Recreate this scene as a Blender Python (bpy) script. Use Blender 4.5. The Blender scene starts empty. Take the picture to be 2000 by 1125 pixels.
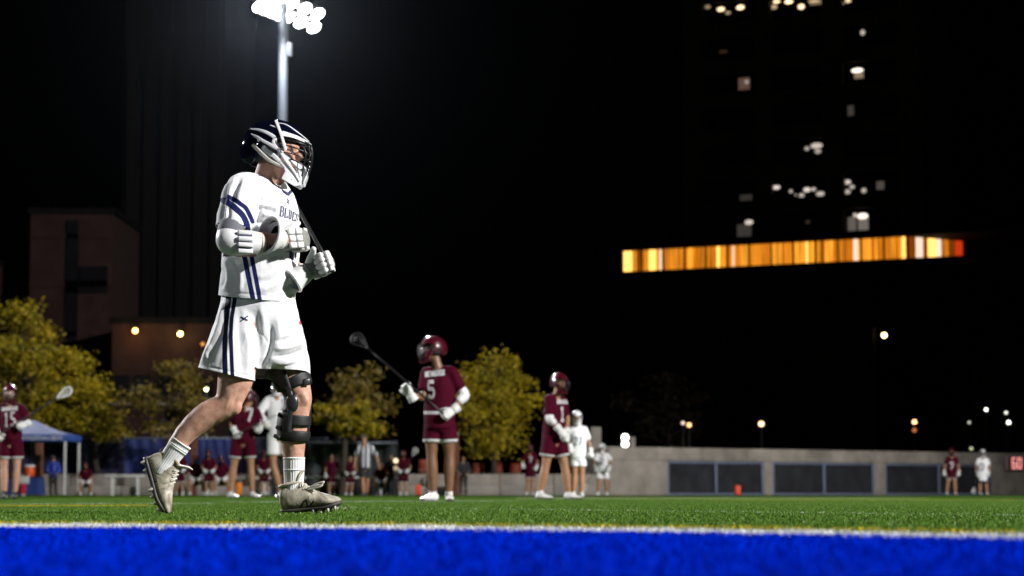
import bpy, bmesh, math, random
import numpy as np
from mathutils import Vector, Matrix
from mathutils.bvhtree import BVHTree

random.seed(7)
RNG = np.random.default_rng(7)
SC = bpy.context.scene
COL = SC.collection
PI = math.pi
rad = math.radians

# ------------------------------------------------------------------ camera
FPX = 4722.0                       # focal length in pixels of the 2000 px wide photograph (85 mm)
CAM_H = 0.106
TILT = math.atan(400.0 / FPX)
FOCUS = 11.63
cam_data = bpy.data.cameras.new('camera')
cam_data.sensor_width = 36.0
cam_data.lens = FPX / 2000.0 * 36.0
cam_data.clip_start = 0.05
cam_data.clip_end = 1500.0
cam_data.dof.use_dof = True
cam_data.dof.focus_distance = FOCUS
cam_data.dof.aperture_fstop = 3.7
cam_data.dof.aperture_blades = 9
cam = bpy.data.objects.new('camera', cam_data)
COL.objects.link(cam)
cam.location = (0, 0, CAM_H)
cam.rotation_euler = (PI / 2 + TILT, 0, 0)
SC.camera = cam

# ------------------------------------------------------------------ night sky
world = bpy.data.worlds.new('World')
SC.world = world
world.use_nodes = True
wn = world.node_tree
bg = wn.nodes['Background']
sky = wn.nodes.new('ShaderNodeTexSky')
sky.sky_type = 'NISHITA'
sky.sun_disc = False
sky.sun_elevation = rad(-5.0)
sky.sun_rotation = rad(150)
wn.links.new(sky.outputs['Color'], bg.inputs['Color'])
bg.inputs['Strength'].default_value = 0.02

# ------------------------------------------------------------------ stadium floodlights and an added fill spot (night: no sun)
def spot(name, loc, target, power, cone, blend=0.6, size=0.6, color=(1, 1, 1)):
    d = bpy.data.lights.new(name, 'SPOT')
    d.energy = power
    d.spot_size = rad(cone)
    d.spot_blend = blend
    d.shadow_soft_size = size
    d.color = color
    o = bpy.data.objects.new(name, d)
    COL.objects.link(o)
    o.location = loc
    o.rotation_euler = (Vector(target) - Vector(loc)).to_track_quat('-Z', 'Y').to_euler()
    return o

spot('floodlight_near_right', (35.2, -3.5, 23.0), (-1.0, 20, 0), 176000, 62, 0.7, 0.9, (1.0, 0.985, 0.97))
spot('floodlight_far_right', (44, 25, 24.0), (-2, 82, 0.5), 230000, 56, 0.7, 0.9, (1.0, 0.985, 0.97))
spot('floodlight_left_tower', (-9.3, 93.0, 19.2), (-1.0, 9, 1.5), 330000, 33, 1.0, 0.9, (0.95, 0.97, 1.0))

spot('fill_near_left', (-44, -22, 22.0), (-1.0, 24, 0), 9500, 60, 0.7, 0.9, (0.97, 0.98, 1.0))  # neutral fill added to soften the shaded sides; no tower stands there
spot('floodlight_far_left', (-44, 46, 22.0), (-1.0, 22, 0), 150000, 56, 0.8, 0.9, (0.97, 0.98, 1.0))
SC.view_settings.view_transform = 'Standard'
SC.view_settings.look = 'None'
SC.view_settings.exposure = 0.0
SC.view_settings.gamma = 1.0
SC.view_settings.use_curve_mapping = False
SC.render.engine = 'CYCLES'
SC.cycles.max_bounces = 5
SC.cycles.diffuse_bounces = 2
SC.cycles.glossy_bounces = 3
SC.cycles.transmission_bounces = 4
SC.cycles.transparent_max_bounces = 8
SC.cycles.volume_bounces = 0
SC.cycles.use_denoising = True
SC.cycles.use_adaptive_sampling = False
SC.cycles.caustics_reflective = False
SC.cycles.caustics_refractive = False
SC.cycles.sample_clamp_indirect = 4.0

# ------------------------------------------------------------------ projection helpers
_fw = Vector((0, math.cos(TILT), math.sin(TILT)))
_up = Vector((0, -math.sin(TILT), math.cos(TILT)))

def at(px, py, Y):
    """world point seen at photograph pixel (px, py), Y metres in front of the camera"""
    d = _fw + Vector((1, 0, 0)) * ((px - 1000.0) / FPX) + _up * ((562.5 - py) / FPX)
    return Vector((0, 0, CAM_H)) + d * (Y / d.y)

def ground(px, py):
    d = _fw + Vector((1, 0, 0)) * ((px - 1000.0) / FPX) + _up * ((562.5 - py) / FPX)
    return Vector((0, 0, CAM_H)) + d * (-CAM_H / d.z)

def proj(V):
    """photograph pixels of an array of world points"""
    P = np.asarray(V, float) - np.array([0, 0, CAM_H])
    z = P @ np.array(_fw)
    return np.stack([1000 + FPX * P[:, 0] / z, 562.5 - FPX * (P @ np.array(_up)) / z], 1)

# ------------------------------------------------------------------ geometry helpers: a shape is (V, F)
def vec(p):
    return np.array(p, float)

def nrm(v):
    v = np.asarray(v, float)
    l = np.linalg.norm(v)
    return v / l if l > 1e-12 else v

def join(*shapes):
    V, F, off = [], [], 0
    for v, f in shapes:
        V.append(np.asarray(v, float).reshape(-1, 3))
        F += [tuple(i + off for i in q) for q in f]
        off += len(V[-1])
    return np.concatenate(V), F

def crom(P, sub):
    """Catmull-Rom resampling of rows"""
    P = np.asarray(P, float)
    if len(P) < 3 or sub <= 1:
        if sub <= 1:
            return P
        return np.concatenate([np.linspace(P[0], P[1], sub + 1)])
    Q = np.concatenate([[2 * P[0] - P[1]], P, [2 * P[-1] - P[-2]]])
    out = []
    for i in range(1, len(Q) - 2):
        p0, p1, p2, p3 = Q[i - 1], Q[i], Q[i + 1], Q[i + 2]
        for k in range(sub):
            t = k / sub
            out.append(0.5 * (2 * p1 + (p2 - p0) * t + (2 * p0 - 5 * p1 + 4 * p2 - p3) * t * t + (3 * p1 - p0 - 3 * p2 + p3) * t ** 3))
    out.append(P[-1])
    return np.array(out)

def tube(pts, radii, side=(0, 1, 0), n=14, sub=4, cap='round', sup=2.0, rib=None):
    """sweep of an ellipse: radii[i] = r or (ra along side, rb across)"""
    P = np.array([list(p) for p in pts], float)
    Rr = np.array([(r, r) if np.isscalar(r) else tuple(r) for r in radii], float)
    S = None
    if isinstance(side, (list, np.ndarray)) and np.ndim(side) == 2:
        S = np.array(side, float)
    allrow = np.concatenate([P, Rr] + ([S] if S is not None else []), 1)
    allrow = crom(allrow, sub)
    P, Rr = allrow[:, :3], np.maximum(allrow[:, 3:5], 1e-4)
    S = allrow[:, 5:8] if S is not None else np.tile(vec(side), (len(P), 1))
    T = np.gradient(P, axis=0)
    T /= np.linalg.norm(T, axis=1)[:, None] + 1e-12
    ang = np.linspace(0, 2 * PI, n, endpoint=False)
    ca, sa = np.cos(ang), np.sin(ang)
    if sup != 2.0:
        ca = np.sign(ca) * np.abs(ca) ** (2 / sup)
        sa = np.sign(sa) * np.abs(sa) ** (2 / sup)
    rings = []
    def ring(p, t, s, ra, rb):
        a = s - np.dot(s, t) * t
        if np.linalg.norm(a) < 1e-5:
            a = np.array([1, 0, 0]) - t[0] * t
        a = nrm(a)
        b = np.cross(t, a)
        k = 1.0 if rib is None else 1.0 + rib[1] * np.cos(ang * rib[0])[:, None]
        return p + (ca[:, None] * a * ra + sa[:, None] * b * rb) * k
    if cap == 'round':
        r0 = Rr[0].mean()
        for f, k in ((0.95, 0.3), (0.75, 0.66), (0.4, 0.92)):
            rings.append(ring(P[0] - T[0] * r0 * f, T[0], S[0], *(Rr[0] * k)))
    for i in range(len(P)):
        rings.append(ring(P[i], T[i], S[i], *Rr[i]))
    if cap == 'round':
        r1 = Rr[-1].mean()
        for f, k in ((0.4, 0.92), (0.75, 0.66), (0.95, 0.3)):
            rings.append(ring(P[-1] + T[-1] * r1 * f, T[-1], S[-1], *(Rr[-1] * k)))
    V = np.concatenate(rings)
    F = []
    m = len(rings)
    for i in range(m - 1):
        for k in range(n):
            a, b = i * n + k, i * n + (k + 1) % n
            F.append((a, b, b + n, a + n))
    if cap:
        c0, c1 = len(V), len(V) + 1
        V = np.concatenate([V, [rings[0].mean(0)], [rings[-1].mean(0)]])
        for k in range(n):
            F.append((c0, (k + 1) % n, k))
            o = (m - 1) * n
            F.append((c1, o + k, o + (k + 1) % n))
    return V, F

def ball(c, r, n=14, axes=None):
    """ellipsoid; r scalar or triple along axes (rows)"""
    r = np.array([r, r, r] if np.isscalar(r) else r, float)
    A = np.eye(3) if axes is None else np.array([nrm(a) for a in axes])
    V, F = [], []
    m = max(4, n // 2)
    for i in range(1, m):
        th = PI * i / m
        for k in range(n):
            ph = 2 * PI * k / n
            V.append((math.sin(th) * math.cos(ph), math.sin(th) * math.sin(ph), math.cos(th)))
    V += [(0, 0, 1), (0, 0, -1)]
    for i in range(m - 2):
        for k in range(n):
            a, b = i * n + k, i * n + (k + 1) % n
            F.append((a, a + n, b + n, b))
    t, bo = len(V) - 2, len(V) - 1
    for k in range(n):
        F.append((t, k, (k + 1) % n))
        o = (m - 2) * n
        F.append((bo, o + (k + 1) % n, o + k))
    return vec(c) + (np.array(V) * r) @ A, F

def box(c, s, axes=None):
    """box of full sizes s about c, optional axes rows"""
    A = np.eye(3) if axes is None else np.array([nrm(a) for a in axes])
    h = np.array(s, float) / 2
    V = np.array([(x, y, z) for x in (-1, 1) for y in (-1, 1) for z in (-1, 1)], float) * h
    F = [(0, 1, 3, 2), (4, 6, 7, 5), (0, 4, 5, 1), (2, 3, 7, 6), (0, 2, 6, 4), (1, 5, 7, 3)]
    return vec(c) + V @ A, F

def bbox(c, s, bev, axes=None):
    """bevelled box"""
    bm = bmesh.new()
    V, F = box((0, 0, 0), s)
    vs = [bm.verts.new(v) for v in V]
    for f in F:
        bm.faces.new([vs[i] for i in f])
    bmesh.ops.bevel(bm, geom=bm.edges[:], offset=bev, segments=2, affect='EDGES', profile=0.5)
    bm.verts.index_update()
    V = np.array([v.co[:] for v in bm.verts])
    F = [tuple(v.index for v in f.verts) for f in bm.faces]
    bm.free()
    A = np.eye(3) if axes is None else np.array([nrm(a) for a in axes])
    return vec(c) + V @ A, F

def ribbon(pts, nors, widths, thick, sub=4, closed_ends=True):
    """flat rounded band along pts lying on a surface with normals nors"""
    P = np.array([list(p) for p in pts], float)
    N = np.array([list(p) for p in nors], float)
    W = np.array(widths if not np.isscalar(widths) else [widths] * len(P), float)[:, None]
    A = crom(np.concatenate([P, N, W], 1), sub)
    P, N, W = A[:, :3], A[:, 3:6], A[:, 6]
    T = np.gradient(P, axis=0)
    V, F = [], []
    prof = ((-1, 0.0), (-0.86, 0.8), (-0.4, 1.0), (0.4, 1.0), (0.86, 0.8), (1, 0.0), (0.6, -0.5), (-0.6, -0.5))
    m = len(prof)
    for p, t, nn, w in zip(P, T, N, W):
        t = nrm(t); nn = nrm(nn - np.dot(nn, t) * t); b = np.cross(nn, t)
        for (x, z) in prof:
            V.append(p + b * x * w / 2 + nn * z * thick)
    for i in range(len(P) - 1):
        for k in range(m):
            a, b = i * m + k, i * m + (k + 1) % m
            F.append((a, b, b + m, a + m))
    F.append(tuple(range(m)))
    F.append(tuple((len(P) - 1) * m + k for k in reversed(range(m))))
    return np.array(V), F

def wire(pts, r, n=6, sub=5):
    return tube(pts, [r] * len(pts), side=(0.31, 0.83, 0.47), n=n, sub=sub, cap='flat')

def tri_normals(V, F):
    N = np.zeros_like(V)
    F4 = np.array([f if len(f) == 4 else (f[0], f[1], f[2], f[2]) for f in F if len(f) in (3, 4)])
    n = np.cross(V[F4[:, 2]] - V[F4[:, 0]], V[F4[:, 3]] - V[F4[:, 1]])
    for k in range(4):
        np.add.at(N, F4[:, k], n)
    return N / (np.linalg.norm(N, axis=1)[:, None] + 1e-12)

def fuse(shapes, voxel, it=4):
    """one continuous surface from overlapping closed shapes"""
    V, F = join(*shapes)
    me = bpy.data.meshes.new('tmp')
    me.from_pydata(V.tolist(), [], F)
    me.update()
    bm = bmesh.new(); bm.from_mesh(me)
    bmesh.ops.recalc_face_normals(bm, faces=bm.faces[:])
    bm.to_mesh(me); bm.free()
    ob = bpy.data.objects.new('tmp', me)
    COL.objects.link(ob)
    md = ob.modifiers.new('r', 'REMESH')
    md.mode = 'VOXEL'
    md.voxel_size = voxel
    dg = bpy.context.evaluated_depsgraph_get()
    ev = ob.evaluated_get(dg)
    m2 = ev.to_mesh()
    n = len(m2.vertices)
    co = np.empty(n * 3); m2.vertices.foreach_get('co', co)
    V = co.reshape(-1, 3)
    F = [tuple(p.vertices) for p in m2.polygons]
    ev.to_mesh_clear()
    bpy.data.objects.remove(ob)
    bpy.data.meshes.remove(me)
    return smooth(V, F, it), F

def edges_of(F):
    E = set()
    for f in F:
        for i in range(len(f)):
            a, b = f[i], f[(i + 1) % len(f)]
            E.add((a, b) if a < b else (b, a))
    return np.array(list(E))

def smooth(V, F, it, k=0.6):
    if it <= 0:
        return V
    E = edges_of(F)
    deg = np.zeros(len(V))
    np.add.at(deg, E[:, 0], 1); np.add.at(deg, E[:, 1], 1)
    deg = np.maximum(deg, 1)[:, None]
    for _ in range(it):
        A = np.zeros_like(V)
        np.add.at(A, E[:, 0], V[E[:, 1]]); np.add.at(A, E[:, 1], V[E[:, 0]])
        V = V + k * (A / deg - V)
    return V

def cut(V, F, region, co, no):
    """remove everything of the mesh beyond a plane, among the vertices region(V) picks"""
    sel = region(V)
    bm = bmesh.new()
    vs = [bm.verts.new(v) for v in V]
    for f in F:
        try:
            bm.faces.new([vs[i] for i in f])
        except ValueError:
            pass
    bm.verts.index_update()
    pick = set(np.nonzero(sel)[0].tolist())
    gf = [f for f in bm.faces if all(v.index in pick for v in f.verts)]
    ge = {e for f in gf for e in f.edges}
    gv = {v for f in gf for v in f.verts}
    bmesh.ops.bisect_plane(bm, geom=list(gv) + list(ge) + gf, plane_co=Vector(co), plane_no=Vector(no), clear_outer=True)
    bm.verts.index_update()
    V = np.array([v.co[:] for v in bm.verts])
    F = [tuple(v.index for v in f.verts) for f in bm.faces]
    bm.free()
    return V, F

def largest(V, F):
    """drop loose crumbs: keep the biggest connected piece"""
    par = list(range(len(V)))
    def find(a):
        while par[a] != a:
            par[a] = par[par[a]]; a = par[a]
        return a
    for f in F:
        r = find(f[0])
        for i in f[1:]:
            q = find(i)
            if q != r: par[q] = r
    cnt = {}
    for f in F:
        r = find(f[0]); cnt[r] = cnt.get(r, 0) + 1
    best = max(cnt, key=cnt.get)
    F = [f for f in F if find(f[0]) == best]
    used = sorted({i for f in F for i in f}); m = {i: k for k, i in enumerate(used)}
    return np.asarray(V)[used], [tuple(m[i] for i in f) for f in F]

def thicken(V, F, t):
    """give an open sheet thickness t inwards"""
    N = tri_normals(V, F)
    n = len(V)
    V2 = np.concatenate([V, V - N * t])
    F2 = list(F) + [tuple(i + n for i in reversed(f)) for f in F]
    cnt = {}
    for f in F:
        for i in range(len(f)):
            a, b = f[i], f[(i + 1) % len(f)]
            cnt[(a, b)] = 1
    for (a, b) in list(cnt):
        if (b, a) not in cnt:
            F2.append((b, a, a + n, b + n))
    return V2, F2

def segdist(P, a, b):
    a, b = np.asarray(a, float), np.asarray(b, float)
    d = b - a
    t = np.clip(((P - a) @ d) / max(1e-9, d @ d), 0, 1)
    return np.linalg.norm(P - (a + t[:, None] * d), axis=1), t

def linedist(P, poly):
    best = np.full(len(P), 1e9); tt = np.zeros(len(P))
    n = len(poly) - 1
    for i in range(n):
        d, t = segdist(P, poly[i], poly[i + 1])
        m = d < best
        best[m] = d[m]; tt[m] = (i + t[m]) / n
    return best, tt

def vnoise(P, scale, seed=0):
    """cheap smooth value noise on rows"""
    Q = P * scale + seed * 17.31
    i = np.floor(Q).astype(np.int64); f = Q - i
    f = f * f * (3 - 2 * f)
    def h(a):
        x = (a[:, 0] * 73856093) ^ (a[:, 1] * 19349663) ^ (a[:, 2] * 83492791)
        x = (x ^ (x >> 13)) * 1274126177 & 0x7fffffff
        return (x % 65536) / 32768.0 - 1.0
    r = 0
    for dx in (0, 1):
        for dy in (0, 1):
            for dz in (0, 1):
                w = (f[:, 0] if dx else 1 - f[:, 0]) * (f[:, 1] if dy else 1 - f[:, 1]) * (f[:, 2] if dz else 1 - f[:, 2])
                r = r + w * h(i + np.array([dx, dy, dz]))
    return r

def folds(V, F, strokes, amp_scale=1.0):
    """push cloth out (amp > 0) or in along strokes drawn in photograph pixels; width in px, amp in mm"""
    N = tri_normals(V, F)
    P = proj(V)
    D = np.zeros(len(V))
    for poly, w, amp in strokes:
        poly = crom(np.array(poly, float), 5) if len(poly) > 2 else np.array(poly, float)
        d, t = linedist(P, poly)
        D += amp * 0.001 * np.exp(-(d / w) ** 2) * np.minimum(1, np.sin(np.clip(t, 0.02, 0.98) * PI) * 1.6)
    front = np.clip(0.35 - N[:, 1], 0, 1)
    return V + N * (D * amp_scale * np.minimum(1, front * 1.6))[:, None]

# ------------------------------------------------------------------ objects
BASE = {}

def tag(o, label=None, cat=None, group=None, kind=None):
    if label: o['label'] = label
    if cat: o['category'] = cat
    if group: o['group'] = group
    if kind: o['kind'] = kind
    return o

def thing(name, loc, label, cat, group=None, kind=None):
    o = bpy.data.objects.new(name, None)
    o.empty_display_size = 0.2
    COL.objects.link(o)
    o.location = loc
    BASE[o] = vec(loc)
    return tag(o, label, cat, group, kind)

def mk(name, shape, mat, parent=None, loc=None, flat=False, midx=None, attrs=None, label=None):
    """shape in world coordinates -> one mesh object (a part when it has a parent)"""
    V, F = shape
    b = BASE[parent] if parent is not None else (vec(loc) if loc is not None else np.zeros(3))
    me = bpy.data.meshes.new(name)
    me.from_pydata((np.asarray(V) - b).tolist(), [], [tuple(int(i) for i in f) for f in F])
    for m in (mat if isinstance(mat, (list, tuple)) else [mat]):
        me.materials.append(m)
    if midx is not None:
        me.polygons.foreach_set('material_index', np.asarray(midx, np.int32))
    me.polygons.foreach_set('use_smooth', [not flat] * len(me.polygons))
    if attrs:
        for k, v in attrs.items():
            a = me.attributes.new(k, 'FLOAT', 'POINT')
            a.data.foreach_set('value', np.asarray(v, np.float32))
    me.update()
    o = bpy.data.objects.new(name, me)
    COL.objects.link(o)
    BASE[o] = b
    if parent is not None:
        o.parent = parent
    else:
        o.location = Vector(b)
    if label: o['label'] = label
    return o

def clone(o, loc=None, parent=None):
    c = o.copy()
    COL.objects.link(c)
    if parent is not None: c.parent = parent
    if loc is not None: c.location = loc
    for ch in list(o.children):
        clone(ch, None, c)
    return c
# ------------------------------------------------------------------ materials
def newmat(name):
    m = bpy.data.materials.new(name)
    m.use_nodes = True
    nt = m.node_tree
    return m, nt, nt.nodes['Principled BSDF']

def node(nt, kind, **kw):
    n = nt.nodes.new(kind)
    for k, v in kw.items():
        if k.startswith('i_'):
            key = k[2:]
            n.inputs[int(key) if key.isdigit() else key].default_value = v
        else:
            setattr(n, k, v)
    return n

def mth(nt, op, a, b=None, c=None, clamp=False):
    n = nt.nodes.new('ShaderNodeMath')
    n.operation = op
    n.use_clamp = clamp
    for i, v in enumerate((a, b, c)):
        if v is None: continue
        if isinstance(v, (int, float)): n.inputs[i].default_value = v
        else: nt.links.new(v, n.inputs[i])
    return n.outputs[0]

def mixc(nt, f, a, b):
    n = nt.nodes.new('ShaderNodeMix')
    n.data_type = 'RGBA'
    for s, v in ((n.inputs[0], f), (n.inputs[6], a), (n.inputs[7], b)):
        if isinstance(v, (int, float)): s.default_value = v
        elif isinstance(v, (tuple, list)): s.default_value = (*v[:3], 1)
        else: nt.links.new(v, s)
    return n.outputs[2]

def M(name, col, rough=0.6, spec=0.5, metal=0.0, var=0.15, scale=8.0, bump=0.0, bscale=120.0, coat=0.0, sheen=0.0, sss=0.0, col2=None):
    """plain surface with a noise-broken colour and fine relief"""
    m, nt, p = newmat(name)
    tc = node(nt, 'ShaderNodeTexCoord')
    nz = node(nt, 'ShaderNodeTexNoise', i_Scale=scale, i_Detail=4.0, i_Roughness=0.6)
    nt.links.new(tc.outputs['Object'], nz.inputs['Vector'])
    c2 = col2 if col2 is not None else tuple(c * (1 - var) for c in col)
    mr = node(nt, 'ShaderNodeMapRange', i_1=0.35, i_2=0.65)
    nt.links.new(nz.outputs['Fac'], mr.inputs[0])
    nt.links.new(mixc(nt, mr.outputs[0], col, c2), p.inputs['Base Color'])
    rr = node(nt, 'ShaderNodeMapRange', i_1=0.3, i_2=0.7, i_3=max(0.02, rough * 0.88), i_4=min(1, rough * 1.12))
    nt.links.new(nz.outputs['Fac'], rr.inputs[0])
    nt.links.new(rr.outputs[0], p.inputs['Roughness'])
    p.inputs['Specular IOR Level'].default_value = spec
    p.inputs['Metallic'].default_value = metal
    p.inputs['Coat Weight'].default_value = coat
    p.inputs['Coat Roughness'].default_value = 0.06
    p.inputs['Sheen Weight'].default_value = sheen
    if sss:
        p.inputs['Subsurface Weight'].default_value = sss
        p.inputs['Subsurface Radius'].default_value = (0.012, 0.005, 0.003)
        p.inputs['Subsurface Scale'].default_value = 1.0
    if bump:
        n2 = node(nt, 'ShaderNodeTexNoise', i_Scale=bscale, i_Detail=3.0)
        nt.links.new(tc.outputs['Object'], n2.inputs['Vector'])
        b = node(nt, 'ShaderNodeBump', i_Strength=bump, i_Distance=0.004)
        nt.links.new(n2.outputs['Fac'], b.inputs['Height'])
        nt.links.new(b.outputs[0], p.inputs['Normal'])
    return m

def EM(name, col, strength):
    m, nt, p = newmat(name)
    p.inputs['Base Color'].default_value = (*[min(1, c) * 0.5 for c in col], 1)
    p.inputs['Emission Color'].default_value = (*col, 1)
    p.inputs['Emission Strength'].default_value = strength
    return m

def CLOTH(name, col, trim, trim2=None, rough=0.75, sheen=0.25, weave=0.12):
    """cloth with dyed stripes where attribute 'trim' > 0 (and 'trim2')"""
    m, nt, p = newmat(name)
    tc = node(nt, 'ShaderNodeTexCoord')
    nz = node(nt, 'ShaderNodeTexNoise', i_Scale=14.0, i_Detail=5.0)
    nt.links.new(tc.outputs['Object'], nz.inputs['Vector'])
    c = mixc(nt, nz.outputs['Fac'], tuple(x * 1.04 for x in col), tuple(x * 0.9 for x in col))
    for nm, tcol in (('trim', trim), ('trim2', trim2)):
        if tcol is None: continue
        at_ = node(nt, 'ShaderNodeAttribute', attribute_name=nm)
        f = mth(nt, 'MULTIPLY_ADD', at_.outputs['Fac'], 2.0, 0.5, clamp=True)
        c = mixc(nt, f, c, tcol)
    nt.links.new(c, p.inputs['Base Color'])
    p.inputs['Roughness'].default_value = rough
    p.inputs['Sheen Weight'].default_value = sheen
    p.inputs['Specular IOR Level'].default_value = 0.08
    n2 = node(nt, 'ShaderNodeTexNoise', i_Scale=420.0, i_Detail=2.0)
    nt.links.new(tc.outputs['Object'], n2.inputs['Vector'])
    b = node(nt, 'ShaderNodeBump', i_Strength=weave, i_Distance=0.002)
    nt.links.new(n2.outputs['Fac'], b.inputs['Height'])
    n3 = node(nt, 'ShaderNodeTexNoise', i_Scale=38.0, i_Detail=5.0, i_Roughness=0.65, i_Distortion=0.8)
    nt.links.new(tc.outputs['Object'], n3.inputs['Vector'])
    b2 = node(nt, 'ShaderNodeBump', i_Strength=0.35, i_Distance=0.006)
    nt.links.new(n3.outputs['Fac'], b2.inputs['Height'])
    nt.links.new(b.outputs[0], b2.inputs['Normal'])
    nt.links.new(b2.outputs[0], p.inputs['Normal'])
    return m

NAVY = (0.012, 0.016, 0.085)
MAROON = (0.055, 0.0012, 0.011)
m_white_cloth = CLOTH('white_jersey', (0.80, 0.80, 0.82), NAVY, sheen=0.0)
m_white_shorts = CLOTH('white_shorts', (0.78, 0.78, 0.81), (0.006, 0.008, 0.03), rough=0.5, sheen=0.0)
m_maroon_cloth = CLOTH('maroon_jersey', MAROON, (0.5, 0.5, 0.5), rough=0.8, sheen=0.0)
m_grey_shirt = CLOTH('striped_shirt', (0.55, 0.56, 0.60), (0.05, 0.05, 0.06))
m_black_cloth = M('black_cloth', (0.012, 0.012, 0.014), 0.85, bump=0.2, bscale=300, sheen=0.2)
m_navy_cloth = M('navy_cloth', NAVY, 0.8, bump=0.15, bscale=300)
m_blue_jacket = M('blue_jacket', (0.008, 0.03, 0.30), 0.6, bump=0.15, bscale=60)
m_navy_print = M('navy_print', (0.011, 0.014, 0.085), 0.6, var=0.1)
m_white_print = M('white_print', (0.5, 0.5, 0.51), 0.6, var=0.05)
m_black_print = M('black_print', (0.008, 0.008, 0.009), 0.55, var=0.1)
m_skin = M('skin_fair', (0.55, 0.33, 0.24), 0.56, 0.3, var=0.0, scale=38, bump=0.3, bscale=150, sss=0.08, col2=(0.43, 0.215, 0.145))
m_skin_tan = M('skin_tan', (0.38, 0.20, 0.11), 0.5, 0.4, var=0.0, scale=20, bump=0.1, sss=0.12, col2=(0.31, 0.15, 0.08))
m_skin_brown = M('skin_brown', (0.20, 0.095, 0.048), 0.45, 0.5, var=0.0, scale=20, bump=0.1, sss=0.08, col2=(0.15, 0.07, 0.035))
m_hair = M('brown_hair', (0.045, 0.025, 0.013), 0.55, bump=0.5, bscale=90)
m_glove = M('white_glove_leather', (0.72, 0.72, 0.71), 0.5, 0.4, var=0.14, scale=22, bump=0.25, bscale=160)
m_glove_palm = M('glove_palm', (0.23, 0.23, 0.20), 0.75, var=0.4, scale=30, bump=0.3, bscale=140)
m_glove_dark = M('glove_lining', (0.02, 0.022, 0.02), 0.8)
m_pad = M('elbow_pad_shell', (0.70, 0.70, 0.71), 0.45, var=0.12, scale=30, bump=0.15)
m_pad_trim = M('pad_trim', (0.045, 0.05, 0.13), 0.6)
m_pad_under = M('pad_underside', (0.12, 0.12, 0.15), 0.7)
m_tape = M('athletic_tape', (0.55, 0.51, 0.42), 0.85, var=0.15, scale=40, bump=0.3, bscale=200)
m_helmet_navy = M('helmet_shell_navy', (0.002, 0.0025, 0.013), 0.5, 0.0, var=0.2, coat=1.0)
m_helmet_white = M('helmet_trim_white', (0.72, 0.72, 0.75), 0.28, 0.5, var=0.06, coat=0.5)
m_helmet_black = M('helmet_liner', (0.008, 0.008, 0.009), 0.6)
m_helmet_maroon = M('helmet_shell_maroon', (0.060, 0.002, 0.011), 0.4, 0.15, var=0.1, coat=1.0)
m_cage_black = M('cage_black', (0.012, 0.012, 0.013), 0.3, 0.6)
m_cage_steel = M('cage_steel', (0.35, 0.35, 0.37), 0.25, metal=1.0)
m_strap = M('chin_strap', (0.62, 0.60, 0.52), 0.6, var=0.12, scale=40)
m_sock = M('sock_white', (0.74, 0.74, 0.74), 0.9, var=0.08, scale=30, bump=0.4, bscale=260, sheen=0.3)
m_black_sock = M('sock_black', (0.015, 0.015, 0.018), 0.9, bump=0.3)
def SHOE(name, col, dirt):
    m, nt, p = newmat(name)
    tc = node(nt, 'ShaderNodeTexCoord')
    nz = node(nt, 'ShaderNodeTexNoise', i_Scale=11.0, i_Detail=8.0, i_Roughness=0.75, i_Distortion=1.0)
    nt.links.new(tc.outputs['Object'], nz.inputs['Vector'])
    mr = node(nt, 'ShaderNodeMapRange', i_1=0.37, i_2=0.64)
    nt.links.new(nz.outputs['Fac'], mr.inputs[0])
    nt.links.new(mixc(nt, mr.outputs[0], col, dirt), p.inputs['Base Color'])
    p.inputs['Roughness'].default_value = 0.6
    n2 = node(nt, 'ShaderNodeTexVoronoi', i_Scale=150.0)
    nt.links.new(tc.outputs['Object'], n2.inputs['Vector'])
    b = node(nt, 'ShaderNodeBump', i_Strength=0.3, i_Distance=0.002)
    nt.links.new(n2.outputs['Distance'], b.inputs['Height'])
    nt.links.new(b.outputs[0], p.inputs['Normal'])
    return m
m_shoe = SHOE('worn_cleat_upper', (0.56, 0.51, 0.41), (0.13, 0.11, 0.075))
m_shoe_clean = M('white_shoe', (0.70, 0.68, 0.66), 0.5, var=0.15, scale=25)
m_sole = M('cleat_sole', (0.045, 0.04, 0.035), 0.6, var=0.4, scale=30)
m_stud = M('cleat_stud', (0.55, 0.52, 0.46), 0.5, var=0.25, scale=40)
m_lace = M('shoe_lace', (0.60, 0.57, 0.50), 0.8, var=0.15, scale=60)
m_brace = M('knee_brace_black', (0.010, 0.010, 0.011), 0.55, var=0.3, scale=40, bump=0.25, bscale=180)
m_brace_metal = M('knee_brace_frame', (0.022, 0.022, 0.024), 0.32, 0.6, var=0.2)
m_shaft = M('stick_shaft', (0.010, 0.010, 0.011), 0.45, 0.4)
m_stick_head = M('stick_head_white', (0.65, 0.65, 0.66), 0.4)
m_net = M('stick_net', (0.5, 0.5, 0.5), 0.8)
m_eye = M('eye', (0.25, 0.22, 0.2), 0.15)
# ------------------------------------------------------------------ turf with its painted lines
def gv(px, py):
    g = ground(px, py)
    return (g.x, g.y)

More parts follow.
